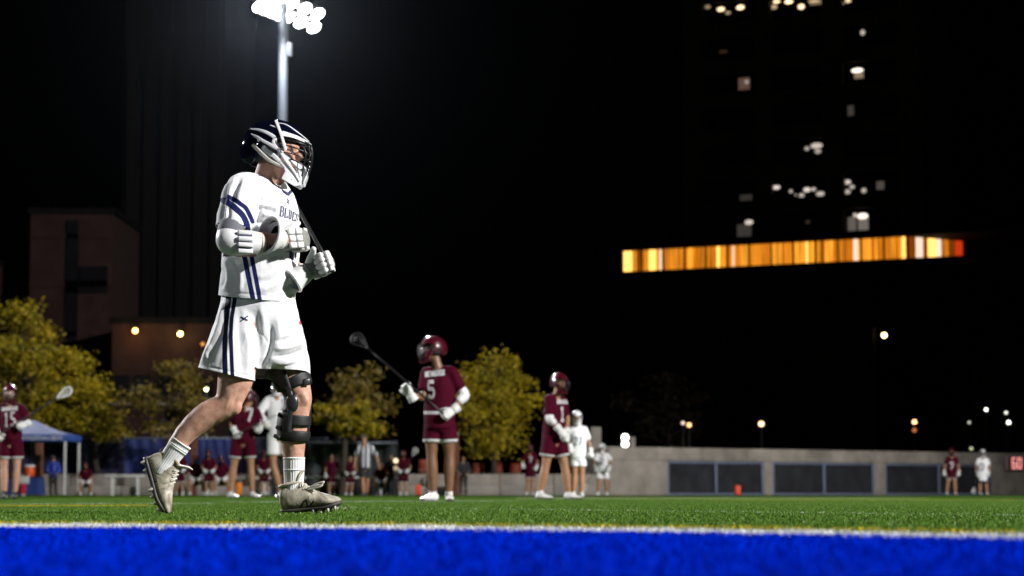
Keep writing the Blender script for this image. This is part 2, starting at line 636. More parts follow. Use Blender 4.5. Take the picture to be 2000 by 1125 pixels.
def turf_material():
    m, nt, p = newmat('turf')
    L = nt.links
    geo = node(nt, 'ShaderNodeNewGeometry')
    sep = node(nt, 'ShaderNodeSeparateXYZ')
    L.new(geo.outputs['Position'], sep.inputs[0])
    X, Y = sep.outputs['X'], sep.outputs['Y']
    nz = node(nt, 'ShaderNodeTexNoise', i_Scale=1.3, i_Detail=6.0, i_Roughness=0.65)
    L.new(geo.outputs['Position'], nz.inputs['Vector'])
    fine = node(nt, 'ShaderNodeTexNoise', i_Scale=24.0, i_Detail=3.0)
    L.new(geo.outputs['Position'], fine.inputs['Vector'])
    rnd = node(nt, 'ShaderNodeAttribute', attribute_name='rnd')
    green = mixc(nt, nz.outputs['Fac'], (0.048, 0.118, 0.012), (0.085, 0.175, 0.024))
    green = mixc(nt, mth(nt, 'MULTIPLY', rnd.outputs['Fac'], 0.55), green, (0.16, 0.26, 0.055))
    green = mixc(nt, mth(nt, 'MULTIPLY', fine.outputs['Fac'], 0.35), green, (0.012, 0.045, 0.005))
    painted_glint = mth(nt, 'MULTIPLY_ADD', rnd.outputs['Fac'], 60.0, -58.2, clamp=True)  # sparkle painted into the colour: a few blades turn pale
    green = mixc(nt, painted_glint, green, (0.42, 0.50, 0.26))
    col = green
    def band(d, half, soft, wear=0.0):
        """1 inside |d| < half, broken up by wear"""
        a = mth(nt, 'ABSOLUTE', d)
        f = mth(nt, 'SUBTRACT', half, a)
        f = mth(nt, 'MULTIPLY_ADD', f, 1.0 / soft, 0.5, clamp=True)
        if wear:
            w = mth(nt, 'MULTIPLY_ADD', fine.outputs['Fac'], 6.0, -2.2 - 2.2 * wear, clamp=True)
            f = mth(nt, 'MULTIPLY', f, w)
        return f
    def segment(p0, p1, width, c, wear=0.0):
        nonlocal col
        a, b = Vector(p0), Vector(p1)
        t = (b - a); ln = t.length; t.normalize()
        # across and along
        ac = mth(nt, 'MULTIPLY_ADD', X, -t.y, mth(nt, 'MULTIPLY_ADD', Y, t.x, a.x * t.y - a.y * t.x))
        al = mth(nt, 'MULTIPLY_ADD', X, t.x, mth(nt, 'MULTIPLY_ADD', Y, t.y, -(a.x * t.x + a.y * t.y) - ln / 2))
        f = mth(nt, 'MULTIPLY', band(ac, width / 2, 0.03, wear), band(al, ln / 2, 0.05))
        col = mixc(nt, f, col, c)
    WHITE, YEL, CREAM, BLUE = (0.62, 0.63, 0.62), (0.52, 0.38, 0.015), (0.50, 0.48, 0.30), (0.0, 0.012, 0.42)
    for s in LINES:
        segment(*s)
    # blue apron: everything on the camera's side of a border that bends gently
    r = mth(nt, 'MULTIPLY', X, X)
    r = mth(nt, 'SQRT', mth(nt, 'ADD', r, BORDER[3] ** 2))
    yb = mth(nt, 'MULTIPLY_ADD', r, BORDER[2], mth(nt, 'MULTIPLY_ADD', X, BORDER[1], BORDER[0]))
    wob = mth(nt, 'MULTIPLY_ADD', fine.outputs['Fac'], 0.12, -0.06)
    d = mth(nt, 'ADD', mth(nt, 'SUBTRACT', Y, yb), wob)          # > 0 beyond the border's centre
    col = mixc(nt, band(mth(nt, 'SUBTRACT', d, 0.72), 0.20, 0.05, 0.12), col, YEL)
    col = mixc(nt, mth(nt, 'MULTIPLY_ADD', d, -12.0, 4.6, clamp=True), col, WHITE)
    bl = mixc(nt, nz.outputs['Fac'], (0.0, 0.016, 0.45), (0.0, 0.020, 0.52))
    bl = mixc(nt, mth(nt, 'MULTIPLY', rnd.outputs['Fac'], 0.4), bl, (0.0, 0.028, 0.62))
    col = mixc(nt, mth(nt, 'MULTIPLY_ADD', d, -12.0, -3.2, clamp=True), col, bl)
    # between the blades lies dark rubber infill; far off only the sheet itself is left to see
    near = mth(nt, 'MULTIPLY_ADD', Y, -0.5, 22.5, clamp=True)
    sheet_ = mth(nt, 'MULTIPLY_ADD', rnd.outputs['Fac'], -10.0, 1.0, clamp=True)
    col = mixc(nt, mth(nt, 'MULTIPLY', mth(nt, 'MULTIPLY', near, sheet_), 0.72), col, (0.008, 0.010, 0.009))
    L.new(col, p.inputs['Base Color'])
    p.inputs['Roughness'].default_value = 0.75
    p.inputs['Specular IOR Level'].default_value = 0.0
    return m

# border centre line  y = a + b x + c sqrt(x^2 + w^2)
def _fit():
    pts = [gv(0, 1031), gv(500, 1032.5), gv(1000, 1036.5), gv(1500, 1044), gv(2000, 1053)]
    w = 1.2
    A = np.array([(1, x, math.sqrt(x * x + w * w)) for x, y in pts]); y = np.array([q[1] for q in pts])
    s, *_ = np.linalg.lstsq(A, y, rcond=None)
    return (s[0], s[1], s[2], w)
BORDER = _fit()
WHITE, YEL, CREAM = (0.62, 0.63, 0.62), (0.50, 0.36, 0.015), (0.50, 0.48, 0.30)
LINES = [
    (gv(-250, 987), gv(412, 985.5), 0.55, WHITE, 0.1),
    (gv(-250, 990.5), gv(292, 989.5), 0.9, YEL, 0.0),
    (gv(462, 982.5), gv(988, 980), 0.7, WHITE, 0.1),
    (gv(640, 994), gv(1250, 1000.5), 0.22, WHITE, 0.4),
    (gv(1250, 1000.5), gv(2300, 1014), 0.22, WHITE, 0.4),
    (gv(1010, 974.5), gv(2400, 974.5), 3.6, CREAM, 0.0),
    (gv(1380, 978.5), gv(2400, 977), 1.6, YEL, 0.2),
    (gv(-200, 972.5), gv(800, 971.5), 3.5, (0.16, 0.2, 0.03), 0.0),
]
m_turf = turf_material()

def make_turf():
    n = 5200
    r = RNG
    x, y = r.uniform(-0.5, 0.5, n), r.uniform(-0.5, 0.5, n)
    # blades stand in tufted rows
    x = np.round(x / 0.009) * 0.009 + r.normal(0, 0.0016, n)
    h = r.uniform(0.006, 0.015, n) * (1 + 0.25 * np.sin(x * 9) * np.cos(y * 7))
    a = r.uniform(0, 2 * PI, n)
    w = r.uniform(0.0011, 0.0021, n)
    la, lm = r.uniform(0, 2 * PI, n), r.uniform(0.1, 0.75, n) * h
    dx, dy = np.cos(a) * w, np.sin(a) * w
    lx, ly = np.cos(la) * lm, np.sin(la) * lm
    V = np.empty((n, 5, 3))
    V[:, 0] = np.stack([x - dx, y - dy, 0 * x - 0.002], 1)
    V[:, 1] = np.stack([x + dx, y + dy, 0 * x - 0.002], 1)
    V[:, 2] = np.stack([x - dx * .9 + lx * .35, y - dy * .9 + ly * .35, h * .6], 1)
    V[:, 3] = np.stack([x + dx * .9 + lx * .35, y + dy * .9 + ly * .35, h * .6], 1)
    V[:, 4] = np.stack([x + lx, y + ly, h], 1)
    F = []
    for i in range(n):
        o = i * 5
        F += [(o, o + 1, o + 3, o + 2), (o + 2, o + 3, o + 4)]
    o = mk('turf', (V.reshape(-1, 3), F), m_turf, flat=True, attrs={'rnd': np.repeat(r.uniform(0.2, 1, n), 5)})
    tag(o, 'short artificial turf blades, green beyond the white border and royal blue before it', 'turf', kind='stuff')
    ng = bpy.data.node_groups.new('turf_spread', 'GeometryNodeTree')
    ng.interface.new_socket('Geometry', in_out='INPUT', socket_type='NodeSocketGeometry')
    ng.interface.new_socket('Geometry', in_out='OUTPUT', socket_type='NodeSocketGeometry')
    N, L = ng.nodes, ng.links
    gi, go = N.new('NodeGroupInput'), N.new('NodeGroupOutput')
    gr = N.new('GeometryNodeMeshGrid')
    nx, ny = 14, 44
    for k, v in (('Size X', nx - 1.0), ('Size Y', ny - 1.0), ('Vertices X', nx), ('Vertices Y', ny)):
        gr.inputs[k].default_value = v
    sp = N.new('GeometryNodeSetPosition')
    sp.inputs['Offset'].default_value = (0, 1.5 + (ny - 1) / 2, 0)
    L.new(gr.outputs['Mesh'], sp.inputs['Geometry'])
    ri = N.new('FunctionNodeRandomValue'); ri.data_type = 'INT'
    ri.inputs[4].default_value = 0; ri.inputs[5].default_value = 3
    mu = N.new('ShaderNodeMath'); mu.operation = 'MULTIPLY'; mu.inputs[1].default_value = PI / 2
    L.new(ri.outputs[2], mu.inputs[0])
    cx = N.new('ShaderNodeCombineXYZ'); L.new(mu.outputs[0], cx.inputs['Z'])
    ip = N.new('GeometryNodeInstanceOnPoints')
    L.new(sp.outputs['Geometry'], ip.inputs['Points'])
    L.new(gi.outputs[0], ip.inputs['Instance'])
    L.new(cx.outputs[0], ip.inputs['Rotation'])
    L.new(ip.outputs['Instances'], go.inputs[0])
    md = o.modifiers.new('spread', 'NODES')
    md.node_group = ng
    return o

def sheet(name, x0, x1, y0, y1, z, mat, label=None):
    V = np.array([(x0, y0, z), (x1, y0, z), (x1, y1, z), (x0, y1, z)], float)
    return tag(mk(name, (V, [(0, 1, 2, 3)]), mat, flat=True), label, kind='structure')

m_asphalt = M('dark_ground', (0.035, 0.034, 0.032), 0.9, var=0.3, scale=0.4, bump=0.2)
m_track = M('track', (0.20, 0.22, 0.25), 0.85, var=0.2, scale=1.5)
m_concrete = M('concrete', (0.33, 0.29, 0.245), 0.9, var=0.45, scale=0.9, bump=0.4, bscale=14)
m_concrete2 = M('concrete_pale', (0.28, 0.255, 0.22), 0.9, var=0.3, scale=1.5, bump=0.4, bscale=14)
m_screen = M('dark_windscreen', (0.014, 0.015, 0.020), 0.85, var=0.5, scale=1.6, bump=0.35, bscale=4)
m_steel_blue = M('painted_post_blue_grey', (0.16, 0.19, 0.27), 0.5, var=0.2, scale=3)
m_steel = M('galvanised_steel', (0.15, 0.17, 0.20), 0.45, metal=0.6, var=0.2, scale=5)
m_dark_steel = M('dark_steel', (0.03, 0.03, 0.033), 0.5, metal=0.4)
m_rust = M('rust_brown_brick', (0.16, 0.055, 0.03), 0.9, var=0.35, scale=7, bump=0.3)
m_brick = M('red_brick_facade', (0.024, 0.0038, 0.0012), 0.9, var=0.35, scale=0.8, bump=0.3)
m_facade = M('tower_facade', (0.10, 0.072, 0.056), 0.85, var=0.25, scale=0.15)
m_dark_facade = M('dark_facade', (0.0055, 0.0055, 0.006), 0.9, 0.1, var=0.3, scale=0.2)
m_glass_dark = M('window_glass_dark', (0.010, 0.010, 0.012), 0.12, 0.5, var=0.3, scale=1)
m_bluefab = M('blue_windscreen_fabric', (0.006, 0.022, 0.14), 0.75, var=0.5, scale=0.7, bump=0.4, bscale=3)
m_navyfab = M('navy_windscreen_fabric', (0.008, 0.010, 0.045), 0.8, var=0.5, scale=0.9, bump=0.4, bscale=3)
m_white_paint = M('white_paint', (0.70, 0.70, 0.70), 0.5, var=0.1, scale=4)
m_orange = M('orange_pylon', (0.80, 0.065, 0.008), 0.6, var=0.08)
m_amber = M('amber_pylon', (0.85, 0.22, 0.0), 0.6, var=0.08)
m_clear = M('shelter_panel', (0.045, 0.05, 0.055), 0.18, 0.6, var=0.4, scale=1.2)
m_bark = M('bark', (0.05, 0.038, 0.028), 0.95, var=0.4, scale=6, bump=0.6, bscale=20)

sheet('ground', -420, 420, -60, 900, -0.02, m_asphalt, 'dark ground reaching to the buildings')
sheet('field', -75, 75, -8, 93.5, 0.0, m_turf, 'green artificial turf sports field')
sheet('running_track', -75, 75, 93.5, 240, 0.004, m_track, 'pale grey strip between turf and concrete walls')
make_turf()

# ------------------------------------------------------------------ right concrete wall with screened bays
W0, WD = vec((4.07, 96.0, 0)), nrm((5677.0, 4722.0, 0))
WN = np.array([WD[1], -WD[0], 0])            # towards the field
WAX = [WD, WN, (0, 0, 1)]
def wt(px, off=0.0):
    r = (px - 1000.0) / FPX
    return (r * (W0[1] + off * WN[1]) - (W0[0] + off * WN[0])) / (WD[0] - r * WD[1])
def wp(t, off, z):
    return W0 + WD * t + WN * off + np.array([0, 0, z])
WH = 1.93
wall = thing('concrete_wall', W0, 'long grey concrete retaining wall with dark screened bays behind the right sideline', 'wall')
def wbox(name, t0, t1, z0, z1, off, th, mat, label=None, bev=0.02):
    return mk(name, bbox(wp((t0 + t1) / 2, off, (z0 + z1) / 2), (t1 - t0, th, z1 - z0), bev, WAX), mat, wall, label=label)
bays = [(1303, 1492), (1508, 1707), (1727, 1935)]
edges = [1190] + [e for b in bays for e in b] + [2260]
ZT = 1.40
for i in range(0, len(edges), 2):
    t0, t1 = wt(edges[i]), wt(edges[i + 1])
    k = max(1, int((t1 - t0) / 2.6))
    for j in range(k):
        a, b = t0 + (t1 - t0) * j / k, t0 + (t1 - t0) * (j + 1) / k
        if k > 1: b -= 0.02
        wbox('wall_panel', a, b, 0, ZT - 0.002, -0.15, 0.30, m_concrete)
tt = [wt(1190) + i * 2.55 for i in range(15)]
for a, b in zip(tt[:-1], tt[1:]):
    wbox('lintel_block', a, b - 0.018, ZT, WH, -0.14, 0.34, m_concrete)
for px0, px1 in bays:
    t0, t1 = wt(px0), wt(px1)
    tm = (t0 + t1) / 2
    for a, b in ((t0, tm), (tm, t1)):
        nx, nz = 22, 10
        V, F = [], []
        for i in range(nx + 1):
            for j in range(nz + 1):
                s = a + (b - a) * i / nx
                z = 0.10 + (ZT - 0.16) * j / nz
                d = 0.03 * math.sin(i * 0.9 + a) * math.sin(j * 0.33 + 0.2) + 0.02 * math.sin(i * 2.3 + j * .4)
                V.append(wp(s, -0.17 + d, z))
        for i in range(nx):
            for j in range(nz):
                o = i * (nz + 1) + j
                F.append((o, o + nz + 1, o + nz + 2, o + 1))
        mk('screen', (np.array(V), F), m_screen, wall)
    for t in (t0 + 0.06, tm, t1 - 0.06):
        wbox('frame_post', t - 0.06, t + 0.06, 0.012, ZT - 0.012, -0.07, 0.10, m_steel_blue)
    wbox('frame_rail', t0 + 0.13, tm - 0.07, ZT - 0.10, ZT - 0.014, -0.08, 0.06, m_steel_blue)
    wbox('frame_rail', tm + 0.07, t1 - 0.13, ZT - 0.10, ZT - 0.014, -0.08, 0.06, m_steel_blue)
    wbox('frame_rail', t0 + 0.13, tm - 0.07, 0.012, 0.09, -0.08, 0.06, m_steel_blue)
    wbox('frame_rail', tm + 0.07, t1 - 0.13, 0.012, 0.09, -0.08, 0.06, m_steel_blue)
# the wall's return at its left end
rt = mk('wall_panel', bbox(W0 + WD * (wt(1190) + 0.15) + vec((-0.6, 5.0, WH / 2 - 0.02)), (0.3, 9.2, WH - 0.06), 0.02, [nrm((1, 0.1, 0)), nrm((-0.1, 1, 0)), (0, 0, 1)]), m_concrete, wall)

# clock box with glowing digits
def seg_digit(d, w, h, t):
    """seven segment strokes of a digit as rounded boxes in a plane (x right, z up)"""
    on = {'0': 'abcdef', '6': 'acdefg', '1': 'bc'}[d]
    S = {'a': ((0, h), (w, h)), 'b': ((w, h), (w, h / 2)), 'c': ((w, h / 2), (w, 0)), 'd': ((0, 0), (w, 0)),
         'e': ((0, 0), (0, h / 2)), 'f': ((0, h / 2), (0, h)), 'g': ((0, h / 2), (w, h / 2))}
    return [S[c] for c in on]
t0, t1 = wt(1967, .3), wt(2001, .3)
tc0 = (t0 + t1) / 2
clock = thing('shot_clock', wp(tc0, 0.3, 1.0), 'small red lit clock reading 60 mounted on the concrete wall at the right edge', 'clock')
zc0, zc1 = 1.13, 1.80
m_led = EM('red_led', (1.0, 0.36, 0.33), 1.25)
m_clockface = M('clock_face', (0.10, 0.002, 0.005), 0.6)
mk('housing', bbox(wp(tc0, 0.14, (zc0 + zc1) / 2), (t1 - t0, 0.24, zc1 - zc0), 0.03, WAX), M('clock_housing', (0.42, 0.30, 0.32), 0.5), clock)
mk('clock_face', bbox(wp(tc0, 0.265, (zc0 + zc1) / 2), (t1 - t0 - 0.07, 0.02, zc1 - zc0 - 0.07), 0.005, WAX), m_clockface, clock)
for d, s in (('6', -0.32), ('0', 0.08)):
    for (a, b) in seg_digit(d, 0.24, 0.46, 0.07):
        pa, pb = wp(tc0 + s + a[0], 0.285, zc0 + 0.105 + a[1]), wp(tc0 + s + b[0], 0.285, zc0 + 0.105 + b[1])
        mk('digit_segment', tube([pa, pb], [0.027, 0.027], n=8, sub=2), m_led, clock)

# ------------------------------------------------------------------ low concrete stands behind the benches
low = thing('concrete_stand', (-8, 95, 0), 'low grey stepped concrete stand behind the benches left of the tall wall', 'stand')
x0, x1 = at(-80, 960, 95).x, at(1188, 960, 95).x
k = 12
for j in range(k):
    a, b = x0 + (x1 - x0) * j / k, x0 + (x1 - x0) * (j + 1) / k - 0.03
    mk('step_block', bbox(((a + b) / 2, 95.3, 0.18), (b - a, 0.8, 0.36), 0.02), m_concrete2, low)
    mk('step_block', bbox(((a + b) / 2, 96.3, 0.42), (b - a, 1.18, 0.84), 0.02), m_concrete2, low)

# windscreens on a fence above the stand
fence = thing('windscreen_fence', (-13, 97.4, 0), 'fence hung with navy and blue fabric windscreens behind the left benches', 'fence')
spans = [(-60, 60, 0), (62, 148, 0), (150, 240, 0), (243, 330, 1), (332, 400, 1), (402, 470, 1), (472, 560, 0), (562, 640, 0)]
for a, b, c in spans:
    xa, xb = at(a, 900, 97.4).x, at(b, 900, 97.4).x
    nx = 14
    V, F = [], []
    for i in range(nx + 1):
        for j in range(6):
            V.append((xa + (xb - xa) * i / nx, 97.4 + 0.05 * math.sin(i * 1.7 + j * .8 + a), 0.84 + 1.42 * j / 5))
    for i in range(nx):
        for j in range(5):
            o = i * 6 + j
            F.append((o, o + 6, o + 7, o + 1))
    mk('fabric_panel', (np.array(V), F), m_bluefab if c else m_navyfab, fence)
    mk('post', tube([(xa, 97.5, 0), (xa, 97.5, 2.45)], [0.035, 0.035], n=8, sub=1, cap='flat'), m_steel, fence)
mk('top_rail', tube([(at(-60, 900, 97.5).x, 97.5, 2.30), (at(640, 900, 97.5).x, 97.5, 2.30)], [0.03, 0.03], n=8, sub=1, cap='flat'), m_steel, fence)

# rust brown pillars
PILL = [(76, 857, 'beside the blue tent leg'), (378, 850, 'behind the seated maroon players on the left'), (688, 852, 'behind the referee'), (890, 850, 'behind the legs of the player numbered five')]
for i, (px, py, w) in enumerate(PILL):
    b = at(px, 960, 94.2); b.z = 0
    zt = at(px, py, 94.2).z
    pt = thing('brick_pillar', b, 'rust brown pillar standing ' + w, 'pillar', 'rust brown pillars behind the benches')
    mk('shaft', bbox((b.x, 94.2, zt / 2), (0.25, 0.28, zt), 0.015), m_rust, pt)
    mk('cap', bbox((b.x, 94.2, zt + 0.042), (0.30, 0.33, 0.08), 0.015), m_concrete2, pt)

# white benches
def bench(px0, px1, Y, top, label):
    a, b = at(px0, 950, Y), at(px1, 950, Y)
    h = at(px0, top, Y).z
    c = Vector(((a.x + b.x) / 2, Y, 0))
    t = thing('bench', c, label, 'bench', 'white benches along the sideline')
    L = b.x - a.x
    for dy in (-0.11, 0.11):
        mk('seat_plank', bbox((c.x, Y + dy, h - 0.03), (L, 0.19, 0.06), 0.012), m_white_paint, t)
    for s in (-0.33, 0.33):
        mk('leg', bbox((c.x + L * s, Y, (h - 0.062) / 2), (0.07, 0.34, h - 0.064), 0.012), m_white_paint, t)
    return t
bench(207, 282, 90, 928, 'empty white bench left of the big rear shoe')
bench(345, 420, 91, 931, 'white bench just right of the rear leg, players on it')
bench(455, 530, 91, 932, 'white bench behind the amber pylon')
bench(590, 775, 91.5, 931, 'long white bench by the curved shelter')

# curved roof team shelter
sh = thing('team_shelter', at(650, 960, 93), 'dark team shelter with curved translucent roof behind the referee', 'shelter')
xa, xb = at(592, 960, 93).x, at(775, 960, 93).x
def arch(x, y0=93.6, h=2.1, d=1.5):
    return [(x, y0, 0.02), (x, y0, h * .55), (x, y0 - 0.12, h * .82), (x, y0 - 0.5, h * .97), (x, y0 - 1.0, h * 1.0), (x, y0 - d, h * .95)]
nb = 6
for i in range(nb + 1):
    x = xa + (xb - xa) * i / nb
    mk('rib', tube(arch(x), [0.035] * 6, n=8, sub=3, cap='flat'), m_dark_steel, sh)
for i in range(nb):
    x0_, x1_ = xa + (xb - xa) * (i + .06) / nb, xa + (xb - xa) * (i + .94) / nb
    A = crom(np.array(arch(x0_)), 3); B = crom(np.array(arch(x1_)), 3)
    V = np.concatenate([A, B]); n_ = len(A)
    mk('roof_panel', thicken(V, [(j, j + 1, n_ + j + 1, n_ + j) for j in range(n_ - 1)], 0.008), m_clear, sh)
mk('gutter', tube([(xa - .05, 92.1, 2.0), (xb + .05, 92.1, 2.0)], [0.05, 0.05], n=8, sub=1, cap='flat'), m_steel, sh)

# pylons
for px, top, bot, Y, mt_, lb in ((466.5, 942, 966, 84, m_amber, 'amber orange pylon between the legs of the walking player'),
                         (817, 943, 963, 92, m_orange, 'red orange pylon left of the feet of player five'),
                         (1441, 948, 966, 90, m_orange, 'red orange pylon in front of the dark wall bays')):
    b = at(px, 965, Y); b.z = 0
    t = thing('pylon', b, lb, 'pylon', 'orange sideline pylons')
    h = (bot - top) / FPX * Y
    mk('body', bbox((b.x, Y, h / 2 + 0.03), (0.19, 0.19, h), 0.03), mt_, t)
    mk('base', bbox((b.x, Y, 0.015), (0.26, 0.26, 0.03), 0.008), m_dark_steel, t)

m_barrel = M('dull_orange_barrel', (0.20, 0.022, 0.004), 0.7)
# orange barrels beyond the low stand
for px, py, Y, lb in ((934, 905, 99, 'leftmost dim orange barrel beyond the low stand'), (970, 903, 99, 'middle dim orange barrel beyond the low stand'), (1006, 905, 99, 'rightmost dim orange barrel beyond the low stand, left of a maroon player'),
                  (829, 898, 97.2, 'dim amber barrel behind player five')):
    b = at(px, 960, Y); b.z = 0
    zt = at(px, py, Y).z
    t = thing('barrel', b, lb, 'barrel', 'orange barrels beyond the stand')
    mk('drum', tube([(b.x, Y, 0.0), (b.x, Y, zt * .3), (b.x, Y, zt * .6), (b.x, Y, zt)], [0.27, 0.27, 0.25, 0.22], n=14, sub=3, cap='flat'), m_barrel, t)
    mk('band', tube([(b.x, Y, zt * .62), (b.x, Y, zt * .74)], [0.262, 0.252], n=14, sub=1, cap='flat'), m_rust, t)

# ------------------------------------------------------------------ blue pop-up tent, table, cooler
TY = 89.0
tb = at(52, 965, TY); tb.z = 0
tent = thing('canopy_tent', tb, 'blue pop-up canopy tent with white lettering at the left edge', 'tent')
xl, xr = at(-28, 900, TY).x, at(129, 900, TY).x
ze, zv, zp = at(0, 848, TY).z, at(0, 861, TY).z, at(0, 818, TY).z
cx, wy = (xl + xr) / 2, xr - xl
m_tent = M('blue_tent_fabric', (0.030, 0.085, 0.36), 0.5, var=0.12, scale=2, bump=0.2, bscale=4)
cor = [(xl, TY), (xr, TY), (xr, TY + wy), (xl, TY + wy)]
V, F = [], []
nn = 8
for s in range(4):
    a, b = np.array(cor[s]), np.array(cor[(s + 1) % 4])
    o = len(V)
    for i in range(nn + 1):
        f = i / nn
        for j in range(nn + 1):
            g = j / nn
            p = (a * (1 - g) + b * g) * (1 - f) + np.array((cx, TY + wy / 2)) * f
            V.append((p[0], p[1], ze + (zp - ze) * f - 0.16 * math.sin(f * PI) * (0.6 + .4 * math.sin(g * PI))))
    for i in range(nn):
        for j in range(nn):
            q = o + i * (nn + 1) + j
            F.append((q, q + 1, q + nn + 2, q + nn + 1))
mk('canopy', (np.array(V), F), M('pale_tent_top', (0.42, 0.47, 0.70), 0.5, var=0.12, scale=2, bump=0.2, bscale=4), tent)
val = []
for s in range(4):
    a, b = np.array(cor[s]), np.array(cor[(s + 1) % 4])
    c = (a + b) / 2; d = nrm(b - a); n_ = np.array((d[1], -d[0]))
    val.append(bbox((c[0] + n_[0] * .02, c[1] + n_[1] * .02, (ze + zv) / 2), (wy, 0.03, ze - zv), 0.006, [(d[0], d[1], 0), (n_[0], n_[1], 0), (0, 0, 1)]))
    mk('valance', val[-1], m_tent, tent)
for (x, y) in cor:
    mk('leg', bbox((x + (0.05 if x < cx else -0.05), y + (0.05 if y < TY + 1 else -0.05), (ze - 0.06) / 2 + 0.02), (0.075, 0.075, ze - 0.04), 0.008), m_white_paint, tent)
    mk('foot', bbox((x + (0.05 if x < cx else -0.05), y + (0.05 if y < TY + 1 else -0.05), 0.0155), (0.22, 0.22, 0.03), 0.006), m_dark_steel, tent)

def text_mesh(s, size):
    cu = bpy.data.curves.new('t', 'FONT')
    cu.body = s; cu.size = size; cu.align_x = 'CENTER'; cu.align_y = 'CENTER'
    cu.offset = 0.004
    ob = bpy.data.objects.new('t', cu)
    COL.objects.link(ob)
    me = ob.evaluated_get(bpy.context.evaluated_depsgraph_get()).to_mesh()
    V = np.array([v.co[:] for v in me.vertices]); F = [tuple(p.vertices) for p in me.polygons]
    bpy.data.objects.remove(ob); bpy.data.curves.remove(cu)
    return V, F
tv, tf = text_mesh('varsityblues.ca', 0.235)
xm = at(72, 855, TY).x
mk('lettering', (np.stack([tv[:, 0] + xm, 0 * tv[:, 0] + TY - 0.042, tv[:, 1] + (ze + zv) / 2], 1), tf), m_white_print, tent, flat=True)
def logo_strokes():
    """two mirrored arcs that interlock: the maker's mark"""
    u = []
    for sgn in (1, -1):
        for k in (1, -1):
            u.append([(k * 0.95, sgn * 0.62), (k * 0.60, sgn * 0.50), (k * 0.30, sgn * 0.22), (k * 0.20, 0)])
        u.append([(-0.24, sgn * 0.14), (0.24, sgn * 0.14)])
    return u
def strokes_shape(strokes, w, f, sub=3):
    """flat strokes (2D) of width w mapped to 3D by f(u, v) -> point"""
    V, F = [], []
    for s in strokes:
        s = np.array(s, float)
        q = []
        for i in range(len(s) - 1):
            for k in range(sub):
                q.append(s[i] + (s[i + 1] - s[i]) * k / sub)
        q.append(s[-1]); q = np.array(q)
        T = np.gradient(q, axis=0); T /= np.linalg.norm(T, axis=1)[:, None] + 1e-9
        nrm2 = np.stack([-T[:, 1], T[:, 0]], 1)
        o = len(V)
        for p, n_ in zip(q, nrm2):
            for h in (-0.5, 0, 0.5):
                V.append(f(*(p + n_ * w * h)))
        for i in range(len(q) - 1):
            for k in (0, 1):
                a = o + i * 3 + k
                F.append((a, a + 1, a + 4, a + 3))
    return np.array(V), F
for px in (107, 117):
    c = at(px, 854.5, TY)
    mk('emblem', strokes_shape(logo_strokes(), 0.34, lambda u, v: (c.x + u * .10, TY - 0.043, c.z + v * .12)), m_white_print, tent, flat=True)

Tb = at(50, 960, 87.5); Tb.z = 0
tab = thing('table', Tb, 'folding table under a navy blue cloth in front of the tent', 'table')
tw = (at(79, 900, 87.5).x - at(17, 900, 87.5).x)
zt = at(0, 932, 87.5).z
mk('tabletop', bbox((Tb.x, 87.5, zt - 0.02), (tw, 0.75, 0.04), 0.01), m_white_paint, tab)
V, F = [], []
per = []
for i in range(48):
    a = i / 48 * 4
    s, f = int(a), a - int(a)
    q = [(-1, -1), (1, -1), (1, 1), (-1, 1)]
    p = np.array(q[s]) * (1 - f) + np.array(q[(s + 1) % 4]) * f
    per.append(p)
for j in range(7):
    g = j / 6
    for i, p in enumerate(per):
        w = 1 + (0.015 + 0.04 * g) * math.sin(i * 1.9) * g + 0.05 * g
        V.append((Tb.x + p[0] * (tw / 2 + .01) * w, 87.5 + p[1] * 0.385 * (1 + 0.1 * g) * w, zt + 0.006 - (zt - 0.03) * g))
for j in range(6):
    for i in range(48):
        a, b = j * 48 + i, j * 48 + (i + 1) % 48
        F.append((a, b, b + 48, a + 48))
V.append((Tb.x, 87.5, zt + 0.007))
for i in range(48): F.append((len(V) - 1, i, (i + 1) % 48))
tc_ = mk('tablecloth', (np.array(V), F), M('navy_tablecloth', (0.006, 0.03, 0.16), 0.8, bump=0.3, bscale=5), loc=Tb)
tag(tc_, 'navy blue cloth draped over the table by the tent', 'tablecloth')
c = at(57, 930, 87.5); c.z = zt + 0.008
co = thing('drink_cooler', c, 'orange drink cooler with white lid on the navy table', 'cooler')
mk('body', tube([(c.x, c.y, c.z), (c.x, c.y, c.z + .18), (c.x, c.y, c.z + .36)], [0.17, 0.19, 0.185], n=16, sub=2, cap='flat'), M('cooler_orange', (0.75, 0.10, 0.015), 0.4), co)
mk('lid', tube([(c.x, c.y, c.z + .362), (c.x, c.y, c.z + .41), (c.x, c.y, c.z + .43)], [0.20, 0.20, 0.14], n=16, sub=2, cap='flat'), m_white_paint, co)
mk('spigot', tube([(c.x, c.y - .18, c.z + .06), (c.x, c.y - .24, c.z + .05)], [0.02, 0.02], n=8, sub=1), m_white_paint, co)
c = at(46, 932, 87.0); c.z = 0.02
tw_ = thing('banner_cloth', c, 'red and white cloth hanging on the front of the navy table', 'cloth')
zz = at(0, 931, 87.0).z
mk('white_yoke', bbox((c.x, 86.97, zz - 0.12), (0.42, 0.05, 0.26), 0.02), m_white_print, tw_)
mk('red_panel', bbox((c.x, 86.98, zz - 0.43), (0.22, 0.05, 0.38), 0.02), M('red_cloth', (0.42, 0.012, 0.05), 0.8), tw_)
mk('white_hem', bbox((c.x, 86.985, zz - 0.70), (0.15, 0.05, 0.15), 0.02), m_white_print, tw_)
